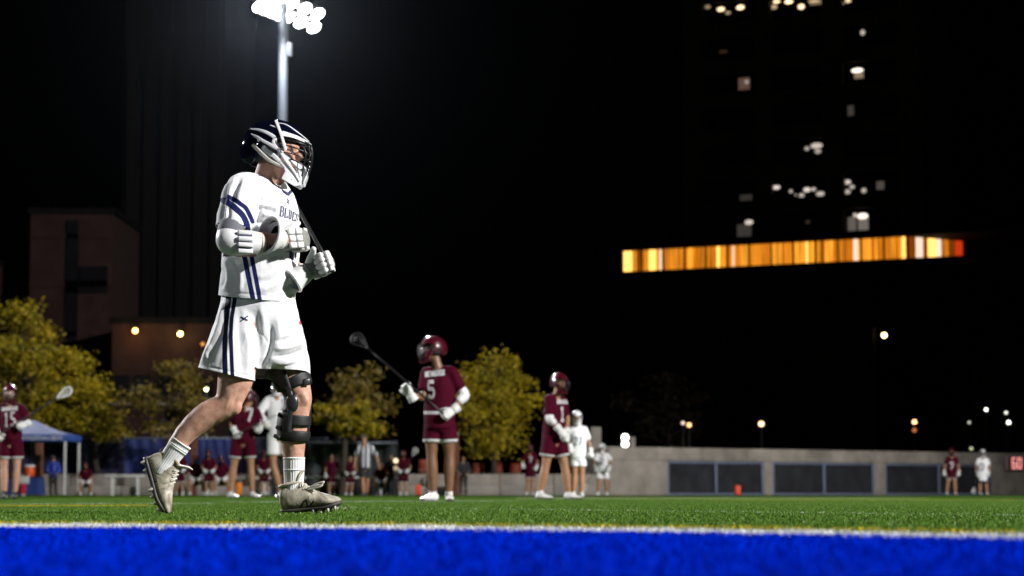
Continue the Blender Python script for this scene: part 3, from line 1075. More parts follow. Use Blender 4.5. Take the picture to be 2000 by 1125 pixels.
# ------------------------------------------------------------------ floodlight tower
FL = at(555, 20, 95.0)
fl = thing('floodlight_tower', (FL.x, 95, 0), 'tall steel floodlight tower with two rows of blazing lamps behind the walking player', 'floodlight')
mk('pole', tube([(FL.x - .02, 95, 0), (FL.x - .02, 95, 10), (FL.x - .02, 95, FL.z + .3)], [0.30, 0.22, 0.165], n=16, sub=4, cap='flat'), M('dull_blue_grey_pole', (0.055, 0.068, 0.09), 0.6, var=0.2, scale=2), fl)
pb = at(563, 97, 94.95)
mk('junction_box', bbox((FL.x + .22, 94.95, pb.z), (0.22, 0.18, 0.55), 0.03), m_steel, fl)
hd = nrm((0.42, -0.50, -0.74))                  # lamps look down on to the field
m_lamp = EM('floodlight_lens', (1.0, 1.0, 0.98), 30.0)
m_alu = M('aluminium_housing', (0.45, 0.46, 0.48), 0.4, metal=0.5)
ax = nrm(vec(at(611, 50, 95 + 3.4)) - vec(at(533, 20, 95)))
for row, (qx, qy) in enumerate(((533, 20), (541, -7))):
    c0 = vec(at(qx, qy, 95 - .35))
    st = np.linalg.norm(vec(at(611, 50, 95 + 3.4)) - vec(at(533, 20, 95))) / 3
    mk('crossarm', tube([c0 - ax * st * 1.3 + (0, 0, .2), c0 + ax * st * 3.3 + (0, 0, .2)], [0.06, 0.06], n=8, sub=1, cap='flat'), m_alu, fl)
    for k in (-1, -.55, 0, .5, 1, 2, 3):  # half-step heads are added so the left lamps merge into glare
        p = c0 + ax * st * k
        a1 = nrm(np.cross(hd, (0, 0, 1)))
        h = mk('lamp_housing', tube([p - hd * .30, p - hd * .12, p + hd * .06, p + hd * .10], [0.09, 0.19, 0.285, 0.29], side=tuple(a1), n=16, sub=3, cap='flat'), m_alu, fl)
        mk('lens', tube([p + hd * .105, p + hd * .12], [0.275, 0.26], side=tuple(a1), n=16, sub=1, cap='flat'), m_lamp, h)

_d = bpy.data.lights.new('lamp_spill', 'SPOT'); _d.energy = 6500; _d.spot_size = rad(110); _d.spot_blend = 0.6; _d.shadow_soft_size = 0.5
_o = bpy.data.objects.new('lamp_spill', _d); COL.objects.link(_o); _o.location = at(540, 30, 93.5)

# ------------------------------------------------------------------ street lamps
def street_lamp(px, py, Y, r, col, e, label, pole_dx=0.0, pole=True, power=0, group='lamps glowing far behind the field'):
    p = at(px, py, Y); r *= 0.72
    b = Vector((p.x + pole_dx, Y, 0))
    t = thing('street_lamp', b, label, 'lamp', group)
    if pole:
        pts = [(b.x, Y, 0), (b.x, Y, p.z * .6), (b.x, Y, p.z + .12)]
        if abs(pole_dx) > .2:
            pts += [(b.x - pole_dx * .3, Y, p.z + .42), (p.x, Y, p.z + .38)]
        else:
            pts[-1] = (b.x, Y, p.z - r * 1.1)
        mk('post', tube(pts, [0.09, 0.07] + [0.05] * (len(pts) - 2), n=8, sub=4, cap='flat'), m_dark_steel, t)
    if not pole:
        mk('bracket', tube([(p.x, Y + r * .2, p.z + r * 1.3), (p.x, Y + .62, p.z + r * 1.3)], [.04, .04], n=8, sub=1, cap='flat'), m_dark_steel, t)
    mk('hood', tube([(p.x, Y + r * .2, p.z + r * 1.0), (p.x, Y + r * .2, p.z + r * 1.25), (p.x, Y + r * .2, p.z + r * 1.5)], [r * 1.1, r * .9, r * .35], n=12, sub=2, cap='flat'), m_dark_steel, t)
    mk('bulb', ball((p.x, Y, p.z), (r, r, r * .95), 12), EM('lamp_glow', col, e), t)
    if power:
        d = bpy.data.lights.new('lamp_light', 'POINT'); d.energy = power; d.color = col; d.shadow_soft_size = r
        o = bpy.data.objects.new('lamp_light', d); COL.objects.link(o); o.location = p + Vector((0, -r * 1.6, -r * .3))
    return t
WARM, SOD, COOL = (1.0, 0.52, 0.18), (1.0, 0.40, 0.08), (0.95, 1.0, 0.80)
street_lamp(264, 646, 117.5, .16, (1.0, .55, .12), 14, 'left sodium lamp glowing in front of the red brick building', pole=False, power=45)
street_lamp(352, 652, 117.5, .16, (1.0, .72, .22), 14, 'yellow lamp right of the sodium lamp, left of the white shorts', pole=False, power=40)
street_lamp(396, 672, 118, .14, SOD, .8, 'dim orange lamp just left of the white shorts')
street_lamp(403, 760, 99, .10, (.9, 1.0, .45), 12, 'small yellow green lamp above the bent knee', group='lamps glowing far behind the field')
street_lamp(-4, 686, 99, .14, COOL, 10, 'pale lamp cut by the left edge of the photograph')
street_lamp(1727, 655, 140, .19, (1.0, .62, .25), 14, 'highest warm street lamp right of centre, on a tall curved pole', -0.62, power=0)
street_lamp(1334, 826, 135, .13, (1.0, .75, .62), 1.6, 'small pinkish lamp left of a warm lamp above the wall')
street_lamp(1346, 830, 136, .17, (1.0, .55, .22), 3, 'warm lamp right beside the small pinkish lamp above the wall')
street_lamp(1487, 828, 135, .20, (1.0, .62, .32), 4, 'warm lamp above the second bay of the wall')
street_lamp(1786, 824, 135, .17, (1.0, .55, .24), 4, 'warm lamp right of the tall street lamp, low above the wall')
street_lamp(1786, 840, 134, .16, (1.0, .28, .08), .7, 'dim orange glow directly below the warm low lamp')
street_lamp(1893, 825, 130, .09, COOL, 1.2, 'faint white lamp, lowest of the small cool lamps at right')
street_lamp(1926, 800, 130, .11, COOL, 6, 'bright small cool lamp, highest at the right')
street_lamp(1965, 806, 130, .10, COOL, 2.5, 'small cool lamp right of the highest cool lamp')
street_lamp(1970, 825, 130, .12, COOL, 7, 'bright cool lamp nearest the right edge')
street_lamp(1897, 876, 115, .10, (1, 1, .65), .9, 'pale yellow lamp just above the wall between two far players')
# stacked sideline lights on the wall's left end
p = at(1221, 861, 100)
lb_ = thing('light_board', (p.x, 100, 0), 'bright white light board of two stacked lamps above the left end of the tall wall', 'light board')
mk('board', bbox((p.x, 100.1, p.z), (0.40, 0.12, 0.62), 0.03), m_dark_steel, lb_)
for dz in (-.135, .135):
    mk('lamp', tube([(p.x, 100.03, p.z + dz), (p.x, 99.98, p.z + dz)], [0.135, 0.12], side=(1, 0, 0), n=14, sub=1, cap='flat'), EM('board_glow', (1, 1, .92), 9), lb_)
mk('post', bbox((p.x, 100.12, (p.z - .32) / 2), (0.09, 0.07, p.z - .32), 0.01), m_dark_steel, lb_)
p = at(1236, 863, 99.6)
tag(mk('grey_post', bbox((p.x, 99.6, 1.2), (0.2, 0.2, 2.4), 0.02), m_concrete, loc=(p.x, 99.6, 0)), 'short grey post right beside the bright light board', 'post')
p = at(1164, 850, 101)
tag(mk('grey_post', bbox((p.x, 101, 1.42), (0.42, 0.3, 2.84), 0.02), m_concrete2, loc=(p.x, 101, 0)), 'wide grey post above the bending white player', 'post')
# work lamp pair near the photographer
p = at(774, 900, 89.5)
wl = thing('work_lamp', (p.x, 89.5, 0), 'two small round yellowish lamps on a stand beside the photographer', 'lamp')
for z, c, e in ((900, (1, .82, .45), 1.6), (915, (.9, .65, .4), .45)):
    q = at(773, z, 89.5)
    mk('lamp_head', tube([(q.x, 89.5, q.z), (q.x, 89.42, q.z)], [0.075, 0.085], side=(1, 0, 0), n=12, sub=1, cap='flat'), EM('work_glow', c, e), wl)
mk('stand', tube([(p.x, 89.56, 0), (p.x, 89.56, p.z + .05)], [0.025, 0.02], n=8, sub=1, cap='flat'), m_dark_steel, wl)

# ------------------------------------------------------------------ tower with the glowing podium
A = vec((at(1213, 500, 170).x, 170, 0)); B = vec((at(1772, 500, 160).x, 160, 0))
TD = nrm(B - A); TN = np.array([TD[1], -TD[0], 0]); TAX = [TD, TN, (0, 0, 1)]
TL = np.linalg.norm(B - A)
def tt_(px, off=0.0):
    r = (px - 1000.0) / FPX
    return (r * (A[1] + off * TN[1]) - (A[0] + off * TN[0])) / (TD[0] - r * TD[1])
def tz(py, px, off=0.0):
    t = tt_(px, off); y = (A + TD * t + TN * off)[1]
    return at(px, py, y).z
def tp(t, off, z):
    return A + TD * t + TN * off + np.array([0, 0, z])
tw_ = thing('high_rise_tower', A, 'dark high-rise tower with a glowing orange band of windows and scattered lit windows', 'building')
def tbox(name, t0, t1, z0, z1, o0, o1, mat, parent=tw_, bev=0.0):
    s = (t1 - t0, o1 - o0, z1 - z0); c = tp((t0 + t1) / 2, (o0 + o1) / 2, (z0 + z1) / 2)
    return mk(name, bbox(c, s, bev, TAX) if bev else box(c, s, TAX), mat, parent, flat=True)
zb0, zb1 = tz(532, 1213), tz(490, 1213)
tbox('podium', -0.6, TL + 8, 0, zb0, -26, 0.4, m_dark_facade)
tbox('podium_roof', -0.6, TL + 8, zb1, zb1 + 0.5, -26, 0.4, m_dark_facade)
# glowing band: lit curtains behind each pane, their folds brighter and darker
def curtain(name, c, e, seed):
    m, nt, p = newmat(name)
    tc = node(nt, 'ShaderNodeTexCoord')
    mp_ = node(nt, 'ShaderNodeMapping')
    mp_.inputs['Scale'].default_value = (5.0, 5.0, 0.10)
    mp_.inputs['Location'].default_value = (seed * 3.7, 0, 0)
    nz = node(nt, 'ShaderNodeTexNoise', i_Scale=1.6, i_Detail=3.0, i_Roughness=0.6)
    nt.links.new(tc.outputs['Object'], mp_.inputs['Vector'])
    nt.links.new(mp_.outputs[0], nz.inputs['Vector'])
    mr = node(nt, 'ShaderNodeMapRange', i_1=0.34, i_2=0.66, i_3=0.30 * e, i_4=1.5 * e)
    nt.links.new(nz.outputs['Fac'], mr.inputs[0])
    p.inputs['Base Color'].default_value = (0.2, 0.08, 0.02, 1)
    p.inputs['Emission Color'].default_value = (*c, 1)
    nt.links.new(mr.outputs[0], p.inputs['Emission Strength'])
    return m
x = 0.05
warm = [(1.0, .34, .022), (1.0, .31, .018), (1.0, .38, .032), (1.0, .27, .012), (0.9, .22, .010)]
mats_warm = [curtain('curtain_glow', c, e, i) for i, (c, e) in enumerate(zip(warm, (1.0, 0.85, 1.15, 0.68, 0.26)))]
m_hot = EM('bright_window_glow', (1.0, .55, .12), 2.2)
m_hotw = EM('pale_window_glow', (1.0, .75, .6), 1.2)
m_red = EM('red_curtain_glow', (1.0, .06, .01), .6)
rr = random.Random(5)
hotpx = [(1216, 1233), (1266, 1279), (1287, 1291), (1372, 1375), (1399, 1405), (1430, 1433), (1574, 1578), (1635, 1638), (1665, 1668), (1727, 1731), (1757, 1762), (1763, 1770)]
cuts = sorted([tt_(q) for h in hotpx for q in h] + [TL - .02, 0.05])
cells = []
for c0_, c1_ in zip(cuts[:-1], cuts[1:]):
    n_ = max(1, int(round((c1_ - c0_) / .30)))
    for i in range(n_):
        a, b = c0_ + (c1_ - c0_) * i / n_, c0_ + (c1_ - c0_) * (i + 1) / n_
        if b - a > .05: cells.append((a, b - .006))
hot = [(1216, 1234, m_hot), (1262, 1279, m_hot), (1287, 1292, m_hotw), (1372, 1376, m_hotw), (1398, 1405, m_hot), (1429, 1433, m_hotw), (1573, 1578, m_hot), (1634, 1638, m_hotw), (1665, 1669, m_hotw), (1726, 1731, m_hot), (1757, 1763, m_hot), (1763, 1771, m_red)]
dark = [(1236, 1247), (1506, 1511), (1602, 1607)]
for a, b in cells:
    pxm = proj([tp((a + b) / 2, 0, zb0 + .7)])[0][0]
    m_ = rr.choice(mats_warm[:4])
    for h0, h1, hm in hot:
        if h0 <= pxm <= h1: m_ = hm
    for d0, d1 in dark:
        if d0 <= pxm <= d1: m_ = mats_warm[4]
    tbox('window_pane', a, b, zb0 + 0.02, zb1 - 0.02, -0.3, -0.24, m_)
k = 13
for i in range(k + 1):
    t = TL * i / k
    tbox('mullion', t - .025, t + .025, zb0, zb1, -0.2, 0.1, m_dark_facade)
# the band turns the corner
B0 = tp(TL, -0.27, 0)
sd = nrm(vec((at(1905, 500, 164.0).x, 164.0, 0)) - B0)
SAX = [sd, np.array([sd[1], -sd[0], 0]), (0, 0, 1)]
for p0, p1, mm in ((1780, 1792, mats_warm[4]), (1793, 1799, m_hotw), (1801, 1806, m_hotw), (1808, 1815, mats_warm[4]), (1817, 1832, m_hot), (1834, 1842, m_hotw), (1845, 1856, mats_warm[3]), (1858, 1868, mats_warm[4]), (1870, 1884, m_red)):
    def sx(px):
        r = (px - 1000.0) / FPX
        return (r * B0[1] - B0[0]) / (sd[0] - r * sd[1])
    a, b = sx(p0), sx(p1)
    mk('window_pane', box(B0 + sd * (a + b) / 2 + vec((0, 0, (zb0 + zb1) / 2)), (b - a, .06, zb1 - zb0 - .04), SAX), mm, tw_, flat=True)
# shaft of the tower
tl, tr = tt_(1337, -3), tt_(1806, -3)
ZTOP = 46.0
tbox('shaft', tl, tr, zb1 + .5, ZTOP, -22, -3.6, m_facade)
groups = [(1376, 1478), (1510, 1614), (1652, 1760)]
gt = [(tt_(a, -3), tt_(b, -3)) for a, b in groups]
prev = tl
for (a, b) in gt + [(tr, tr)]:
    tbox('pier', prev, a, zb1 + .5, ZTOP, -3.6, -3.0, m_facade); prev = b
rows = [(414, 458), (343, 386), (272, 316), (201, 244), (131, 174), (61, 104), (-10, 33), (-80, -37), (-150, -107), (-220, -177)]
zr = [(tz(b, 1550, -3), tz(a, 1550, -3)) for a, b in rows]
for gi_, (a, b) in enumerate(gt):
    zz = zb1 + .5
    for (z0, z1) in zr + [(ZTOP, ZTOP)]:
        tbox('spandrel', a, b, zz, z0, -3.6, -3.05, m_facade); zz = z1
    for (z0, z1) in zr:
        for k in range(4):
            w0, w1 = a + (b - a) * (k + .04) / 4, a + (b - a) * (k + .96) / 4
            tbox('window', w0, w1, z0 + .03, z1 - .03, -3.5, -3.44, m_glass_dark)
def lit(px0, py0, px1, py1, col, e, name='ceiling_light', slant=0):
    o = -3.42
    a, b = tt_(px0, o), tt_(px1, o)
    z0, z1 = tz(py1, (px0 + px1) / 2, o), tz(py0, (px0 + px1) / 2, o)
    c = tp((a + b) / 2, o, (z0 + z1) / 2)
    mk(name, ball(c, ((b - a) / 2, .03, (z1 - z0) / 2), 10, TAX), EM('window_light', col, e), tw_)
def litpane(px0, py0, px1, py1, col, e):
    o = -3.42
    a, b = tt_(px0, o), tt_(px1, o)
    z0, z1 = tz(py1, (px0 + px1) / 2, o), tz(py0, (px0 + px1) / 2, o)
    tbox('lit_window', a, b, z0, z1, -3.435, -3.425, EM('window_light', col, e))
WW, CW = (1.0, .72, .42), (1.0, .86, .74)
for q in ((1382, 10, 1393, 17, WW, .5), (1406, 14, 1421, 22, WW, 3), (1422, 22, 1433, 28, WW, .6), (1444, 10, 1460, 19, WW, 3), (1512, 9, 1525, 18, WW, .8), (1517, 0, 1531, 6, WW, 3),
          (1540, 0, 1556, 7, WW, 4), (1566, 8, 1579, 18, WW, 3), (1586, 0, 1610, 4, WW, 1.2), (1652, 4, 1659, 9, WW, .6), (1660, -2, 1671, 5, WW, 2), (1689, 58, 1698, 69, CW, .8),
          (1670, 133, 1694, 142, CW, 2.6), (1459, 156, 1468, 164, CW, .5), (1576, 286, 1586, 294, CW, .6), (1588, 279, 1612, 290, CW, .9), (1596, 291, 1609, 300, CW, .6),
          (1512, 362, 1528, 370, CW, 1.2), (1545, 370, 1552, 377, CW, .7), (1556, 378, 1560, 383, CW, .5), (1564, 377, 1575, 386, CW, .7), (1573, 366, 1587, 375, CW, 1.2), (1588, 366, 1598, 373, CW, .8), (1598, 374, 1615, 383, CW, .8),
          (1653, 351, 1667, 360, CW, 1.0), (1664, 361, 1674, 369, CW, .7), (1653, 370, 1666, 379, CW, .7), (1687, 367, 1697, 377, CW, .7), (1457, 429, 1474, 439, CW, 1.0), (1678, 416, 1700, 428, CW, 2.2), (1670, 416, 1678, 424, CW, .9), (1576, 430, 1586, 437, WW, .05)):
    lit(*q[:5], q[5] * .7)
for q in ((1447, 152, 1469, 175, (1.0, .6, .4), .10), (1676, 142, 1694, 153, (1.0, .72, .42), .25), (1662, 206, 1674, 226, CW, .045), (1590, 0, 1612, 9, WW, .22), (1660, 424, 1676, 452, CW, .12), (1680, 426, 1700, 452, CW, .16), (1717, 354, 1732, 370, CW, .07), (1442, 438, 1470, 462, CW, .04), (1410, 98, 1425, 104, (1.0, .5, .2), .03), (1448, 380, 1472, 392, CW, .03)):
    litpane(*q)
# higher dark block right of the tower
tbox('rear_block', tr + .2, tr + 9, zb1 + .5, ZTOP + 10, -24, -9, m_dark_facade)

# ------------------------------------------------------------------ brick buildings on the left
def bpt(px, Y): return at(px, 900, Y).x
def bbld(name, label, cat, px0, px1, top, Y, depth, mat):
    xa, xb = bpt(px0, Y), bpt(px1, Y); zt = at((px0 + px1) / 2, top, Y).z
    t = thing(name, ((xa + xb) / 2, Y, 0), label, cat)
    mk('wall', box(((xa + xb) / 2, Y + depth / 2, zt / 2), (xb - xa, depth, zt)), mat, t, flat=True)
    mk('parapet', box(((xa + xb) / 2, Y + depth / 2, zt + .15), (xb - xa + .3, depth + .3, .3)), m_dark_facade, t, flat=True)
    return t, xa, xb, zt
b1, xa, xb, zt = bbld('brick_building', 'tall red brick building with a recessed dark bay behind the large yellow tree', 'building', 52, 214, 418, 125, 14, m_brick)
for a, b, t0, t1 in ((122, 147, 430, 700), (150, 205, 520, 560), (122, 205, 548, 572)):
    mk('window' if b - a > 30 else 'recessed_bay', box(((bpt(a, 124.9) + bpt(b, 124.9)) / 2, 124.96, (at(a, t0, 124.9).z + at(a, t1, 124.9).z) / 2), (bpt(b, 124.9) - bpt(a, 124.9), .16, at(a, t0, 124.9).z - at(a, t1, 124.9).z)), m_glass_dark, b1, flat=True)
for i in range(5):
    z = 3.2 + i * 2.55
    mk('brick_course', box(((xa + xb) / 2, 124.95, z), (xb - xa, .14, .22)), m_brick, b1, flat=True)
b2, *_ = bbld('brick_building', 'low brick block at the left edge beside the tall brick building', 'building', -120, 46, 520, 128, 12, m_brick)
m_rib = M('dark_rib', (0.006, 0.005, 0.0045), 0.9, 0.1)
b3, xa, xb, zt = bbld('dark_tower', 'very dark ribbed tower block behind the floodlight pole', 'building', 232, 432, -160, 134, 16, m_dark_facade)
for i in range(6):
    x = xa + (xb - xa) * (i + .5) / 6
    mk('rib', box((x, 133.85, zt / 2), (.5, .3, zt - .5)), m_rib, b3, flat=True)
b4, xa, xb, zt = bbld('brick_building', 'low brick annex lit by the two lamps left of the white shorts', 'building', 216, 420, 632, 118, 6, m_brick)
for i in range(5):
    x = xa + (xb - xa) * (i + .5) / 5
    w = mk('window', box((x, 117.96, zt * .62), (.8, .14, 1.3)), m_glass_dark, b4, flat=True)
    mk('sill', box((x, 117.9, zt * .62 - .75), (1.0, .3, .1)), m_concrete2, w, flat=True)

# ------------------------------------------------------------------ trees
def leafmat(name, a, b, c):
    m, nt, p = newmat(name)
    at_ = node(nt, 'ShaderNodeAttribute', attribute_name='rnd')
    geo = node(nt, 'ShaderNodeNewGeometry')
    nz = node(nt, 'ShaderNodeTexNoise', i_Scale=0.9, i_Detail=3.0)
    nt.links.new(geo.outputs['Position'], nz.inputs['Vector'])
    mr = node(nt, 'ShaderNodeMapRange', i_1=0.38, i_2=0.62)
    nt.links.new(nz.outputs['Fac'], mr.inputs[0])
    c1 = mixc(nt, mr.outputs[0], a, b)
    c1 = mixc(nt, mth(nt, 'MULTIPLY', at_.outputs['Fac'], 0.7), c1, c)
    nt.links.new(c1, p.inputs['Base Color'])
    p.inputs['Roughness'].default_value = 0.6
    p.inputs['Specular IOR Level'].default_value = 0.25
    return m
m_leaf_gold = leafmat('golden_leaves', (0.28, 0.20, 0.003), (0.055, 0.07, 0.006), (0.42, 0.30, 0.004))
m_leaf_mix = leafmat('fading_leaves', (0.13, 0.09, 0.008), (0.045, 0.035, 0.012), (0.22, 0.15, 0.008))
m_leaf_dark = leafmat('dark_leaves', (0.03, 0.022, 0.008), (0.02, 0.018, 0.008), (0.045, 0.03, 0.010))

def tree(px, Y, x0, x1, top, bot, leaves, mat, seed, label, depth=2.6, tiers=5, leaf=0.082, lean=0.0):
    """trunk with limbs; the crown hangs in uneven tiers of flat leaf sprays with dark gaps between"""
    r = np.random.default_rng(seed)
    b = at(px, 960, Y); b.z = 0
    c0, c1 = at(x0, top, Y), at(x1, bot, Y)
    cx_, hw = (c0.x + c1.x) / 2, (c1.x - c0.x) / 2
    zt, zb = c0.z, c1.z
    H_ = zt - zb
    t = thing('autumn_tree', b, label, 'tree', 'trees behind the benches')
    fork = np.array((b.x * .7 + cx_ * .3, Y, zb + H_ * .12))
    trunk = [tube([(b.x, Y, 0), (b.x + .06, Y, zb * .5), fork], [0.15, 0.12, 0.10], n=10, sub=4)]
    P, C = [], []
    for i in range(tiers):
        f = (i + .5 + r.uniform(-.25, .25)) / tiers
        env = (math.sin(PI * min(.97, max(.12, f * .80 + .16))) ** .8) * r.uniform(.78, 1.08)
        nb = max(3, int(round(6 * env)))
        a0 = r.uniform(0, 6.28)
        for k in range(nb):
            a = a0 + 6.28 * k / nb + r.uniform(-.4, .4)
            reach = env * r.uniform(.45, 1.0)
            e = np.array((cx_ + lean * f + math.cos(a) * reach * hw * .86, Y + math.sin(a) * reach * depth, zb + H_ * min(.96, f + r.uniform(-.09, .10))))
            st = fork + (0, 0, H_ * max(0, f - .28) * .8)
            st[0] += (cx_ - fork[0]) * f
            m_ = st * .45 + e * .55 + np.array((0, 0, .16 * H_ * r.uniform(.2, 1) * .5))
            trunk.append(tube([st, m_, e], [0.05, 0.03, 0.01], n=6, sub=3))
            size = H_ * r.uniform(.10, .19)
            nsp = r.integers(3, 6)
            for q in range(nsp):
                g = .35 + .65 * (q + r.uniform(0, 1)) / nsp
                c = (m_ * (1 - g) + e * g if g > .5 else st * (1 - g) + e * g) + r.normal(0, .35, 3) * size
                C.append((c, size * r.uniform(.5, 1.0)))
    trunk.append(tube([fork, (cx_ * .8 + fork[0] * .2, Y, zb + H_ * .6), (cx_ + lean, Y, zt - H_ * .08)], [0.09, 0.05, 0.015], n=8, sub=3))
    mk('trunk', join(*trunk), m_bark, t)
    per = max(8, leaves // len(C))
    P = []
    for c, s_ in C:
        n_ = int(per * r.uniform(.15, 1.9))
        P.append(c + np.clip(r.normal(0, 1, (n_, 3)), -1.7, 1.7) * np.array((s_ * .85, s_ * .85, s_ * .42)))
    P = np.concatenate(P)
    n = len(P)
    D = r.normal(0, 1, (n, 3)) * (1, 1, .6); D /= np.linalg.norm(D, axis=1)[:, None]
    E = np.cross(D, r.normal(0, 1, (n, 3))); E /= np.linalg.norm(E, axis=1)[:, None] + 1e-9
    sz = r.uniform(.55, 1.35, n)[:, None] * leaf
    V = np.stack([P - D * sz, P + E * sz * .55, P + D * sz, P - E * sz * .55], 1).reshape(-1, 3)
    F = [(4 * i, 4 * i + 1, 4 * i + 2, 4 * i + 3) for i in range(n)]
    mk('crown', (V, F), mat, t, flat=True, attrs={'rnd': np.repeat(r.uniform(0, 1, n), 4)})
    return t
tree(70, 95.5, -110, 190, 600, 830, 10500, m_leaf_gold, 3, 'large golden tree at the left edge, rising above the tent', 2.8, 6)
tree(185, 96, 60, 275, 706, 872, 6300, m_leaf_gold, 4, 'golden tree with low hanging clumps right of the tent', 2.4, 4)
tree(325, 93, 215, 450, 698, 852, 4200, m_leaf_mix, 5, 'thin brownish tree behind the bent leg', 2.4, 4)
tree(650, 93, 600, 800, 712, 850, 3600, m_leaf_mix, 6, 'dim tree with thin brown leaves above the referee', 2.2, 4)
tree(668, 90, 602, 775, 770, 858, 3600, m_leaf_gold, 16, 'low golden branches directly above the referee', 1.6, 2)
tree(962, 98, 868, 1066, 684, 880, 9000, m_leaf_gold, 8, 'full golden tree between the player numbered five and the maroon player', 2.6, 5)
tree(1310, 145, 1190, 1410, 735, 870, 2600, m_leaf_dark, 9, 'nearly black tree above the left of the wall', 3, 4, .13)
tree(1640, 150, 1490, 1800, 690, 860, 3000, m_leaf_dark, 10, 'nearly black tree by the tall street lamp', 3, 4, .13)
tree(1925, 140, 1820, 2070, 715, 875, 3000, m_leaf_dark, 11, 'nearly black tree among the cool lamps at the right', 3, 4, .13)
# ------------------------------------------------------------------ people: shared pieces
def clip(V, F, sd):
    """keep the part of a mesh where the vertex scalar sd > 0"""
    V = [tuple(v) for v in V]; sd = list(sd)
    out, cache, NV, remap = [], {}, [], {}
    def keep(i):
        if i not in remap:
            remap[i] = len(NV); NV.append(V[i])
        return remap[i]
    def mid(i, j):
        k = (i, j) if i < j else (j, i)
        if k not in cache:
            t = sd[i] / (sd[i] - sd[j])
            cache[k] = len(NV); NV.append(tuple(V[i][c] + (V[j][c] - V[i][c]) * t for c in range(3)))
        return cache[k]
    for f in F:
        g = []
        for a in range(len(f)):
            i, j = f[a], f[(a + 1) % len(f)]
            if sd[i] > 0: g.append(keep(i))
            if (sd[i] > 0) != (sd[j] > 0): g.append(mid(i, j))
        if len(g) >= 3: out.append(tuple(g))
    return np.array(NV), out

def polysd(P, poly):
    """signed distance (positive inside) of 2D points to a polygon"""
    poly = np.array(poly, float)
    d = np.full(len(P), 1e9); ins = np.zeros(len(P), bool)
    for i in range(len(poly)):
        a, b = poly[i], poly[(i + 1) % len(poly)]
        d = np.minimum(d, segdist(P, a, b)[0])
        c = ((a[1] > P[:, 1]) != (b[1] > P[:, 1]))
        with np.errstate(divide='ignore', invalid='ignore'):
            ins ^= c & (P[:, 0] < (b[0] - a[0]) * (P[:, 1] - a[1]) / (b[1] - a[1]) + a[0])
    return np.where(ins, d, -d)

def bvh_of(shape):
    V, F = shape
    return BVHTree.FromPolygons([Vector(v) for v in V], [tuple(f) for f in F])

CAMV = Vector((0, 0, CAM_H))
def hug(pts, bvh, off=0.002):
    """points and normals where photograph pixels meet a surface"""
    P, N = [], []
    for (x, y) in pts:
        d = (at(x, y, 10) - CAMV).normalized()
        loc, no, idx, dist = bvh.ray_cast(CAMV, d)
        if loc is None:
            P.append(None); N.append(None); continue
        if no.dot(d) > 0: no = -no
        P.append(np.array(loc + no * off)); N.append(np.array(no))
    return P, N

def decal(strokes, w, fmap, bvh, off=0.002, sub=4):
    """flat print: strokes (2D) -> pixels by fmap -> laid on the surface; what misses is left out"""
    V, F = strokes_shape(strokes, w, lambda u, v: (*fmap(u, v), 0), sub)
    P, N = hug(V[:, :2], bvh, off)
    ok = [p is not None for p in P]
    m = {}; VV = []
    for i, k in enumerate(ok):
        if k: m[i] = len(VV); VV.append(P[i])
    FF = [tuple(m[i] for i in f) for f in F if all(ok[i] for i in f)]
    return np.array(VV).reshape(-1, 3), FF

GLYPH = {
    'B': [[(.16, 0), (.16, 1)], [(0, 1), (.6, 1), (.82, .9), (.82, .62), (.6, .53), (.16, .53)], [(.6, .53), (.9, .42), (.9, .1), (.65, 0), (0, 0)]],
    'L': [[(.2, 1), (.2, 0)], [(0, 1), (.42, 1)], [(0, 0), (.85, 0), (.85, .28)]],
    'U': [[(.2, 1), (.2, .2), (.35, 0), (.65, 0), (.8, .2), (.8, 1)], [(0, 1), (.4, 1)], [(.6, 1), (1, 1)]],
    'E': [[(.2, 0), (.2, 1)], [(0, 1), (.85, 1), (.85, .78)], [(0, 0), (.85, 0), (.85, .22)], [(.2, .5), (.62, .5)]],
    'S': [[(.85, .72), (.85, .9), (.7, 1), (.3, 1), (.12, .85), (.12, .65), (.3, .54), (.7, .46), (.88, .35), (.88, .13), (.7, 0), (.3, 0), (.12, .12), (.12, .3)]],
    'M': [[(.1, 0), (.1, 1), (.5, .35), (.9, 1), (.9, 0)]],
    'C': [[(.85, .75), (.7, 1), (.3, 1), (.12, .8), (.12, .2), (.3, 0), (.7, 0), (.85, .25)]],
    'A': [[(.05, 0), (.5, 1), (.95, 0)], [(.25, .35), (.75, .35)]],
    'T': [[(.5, 0), (.5, 1)], [(.05, 1), (.95, 1)]],
    'R': [[(.15, 0), (.15, 1), (.7, 1), (.85, .85), (.85, .65), (.7, .5), (.15, .5)], [(.5, .5), (.9, 0)]],
    '1': [[(.25, .8), (.5, 1), (.5, 0)], [(.2, 0), (.8, 0)]],
    '2': [[(.12, .75), (.12, .88), (.28, 1), (.72, 1), (.88, .85), (.88, .65), (.12, .1), (.12, 0), (.9, 0)]],
    '5': [[(.85, 1), (.15, 1), (.15, .55), (.65, .55), (.85, .42), (.85, .15), (.65, 0), (.3, 0), (.12, .15)]],
    '7': [[(.1, 1), (.88, 1), (.4, 0)]],
    '0': [[(.15, .2), (.15, .8), (.35, 1), (.65, 1), (.85, .8), (.85, .2), (.65, 0), (.35, 0), (.15, .2)]],
    '3': [[(.12, .88), (.28, 1), (.72, 1), (.86, .86), (.86, .64), (.72, .53), (.4, .53)], [(.72, .53), (.88, .42), (.88, .14), (.7, 0), (.28, 0), (.12, .14)]],
}

def word(s, gap=0.22):
    """strokes of a word: each glyph 0.8 wide, 1 high; the total scaled to u in 0..1"""
    st, x = [], 0.0
    for ch in s:
        for k in GLYPH[ch]:
            st.append([(x + a * 0.8, b) for a, b in k])
        x += 0.8 + gap
    tot = x - gap
    return [[(a / tot, b) for a, b in k] for k in st]

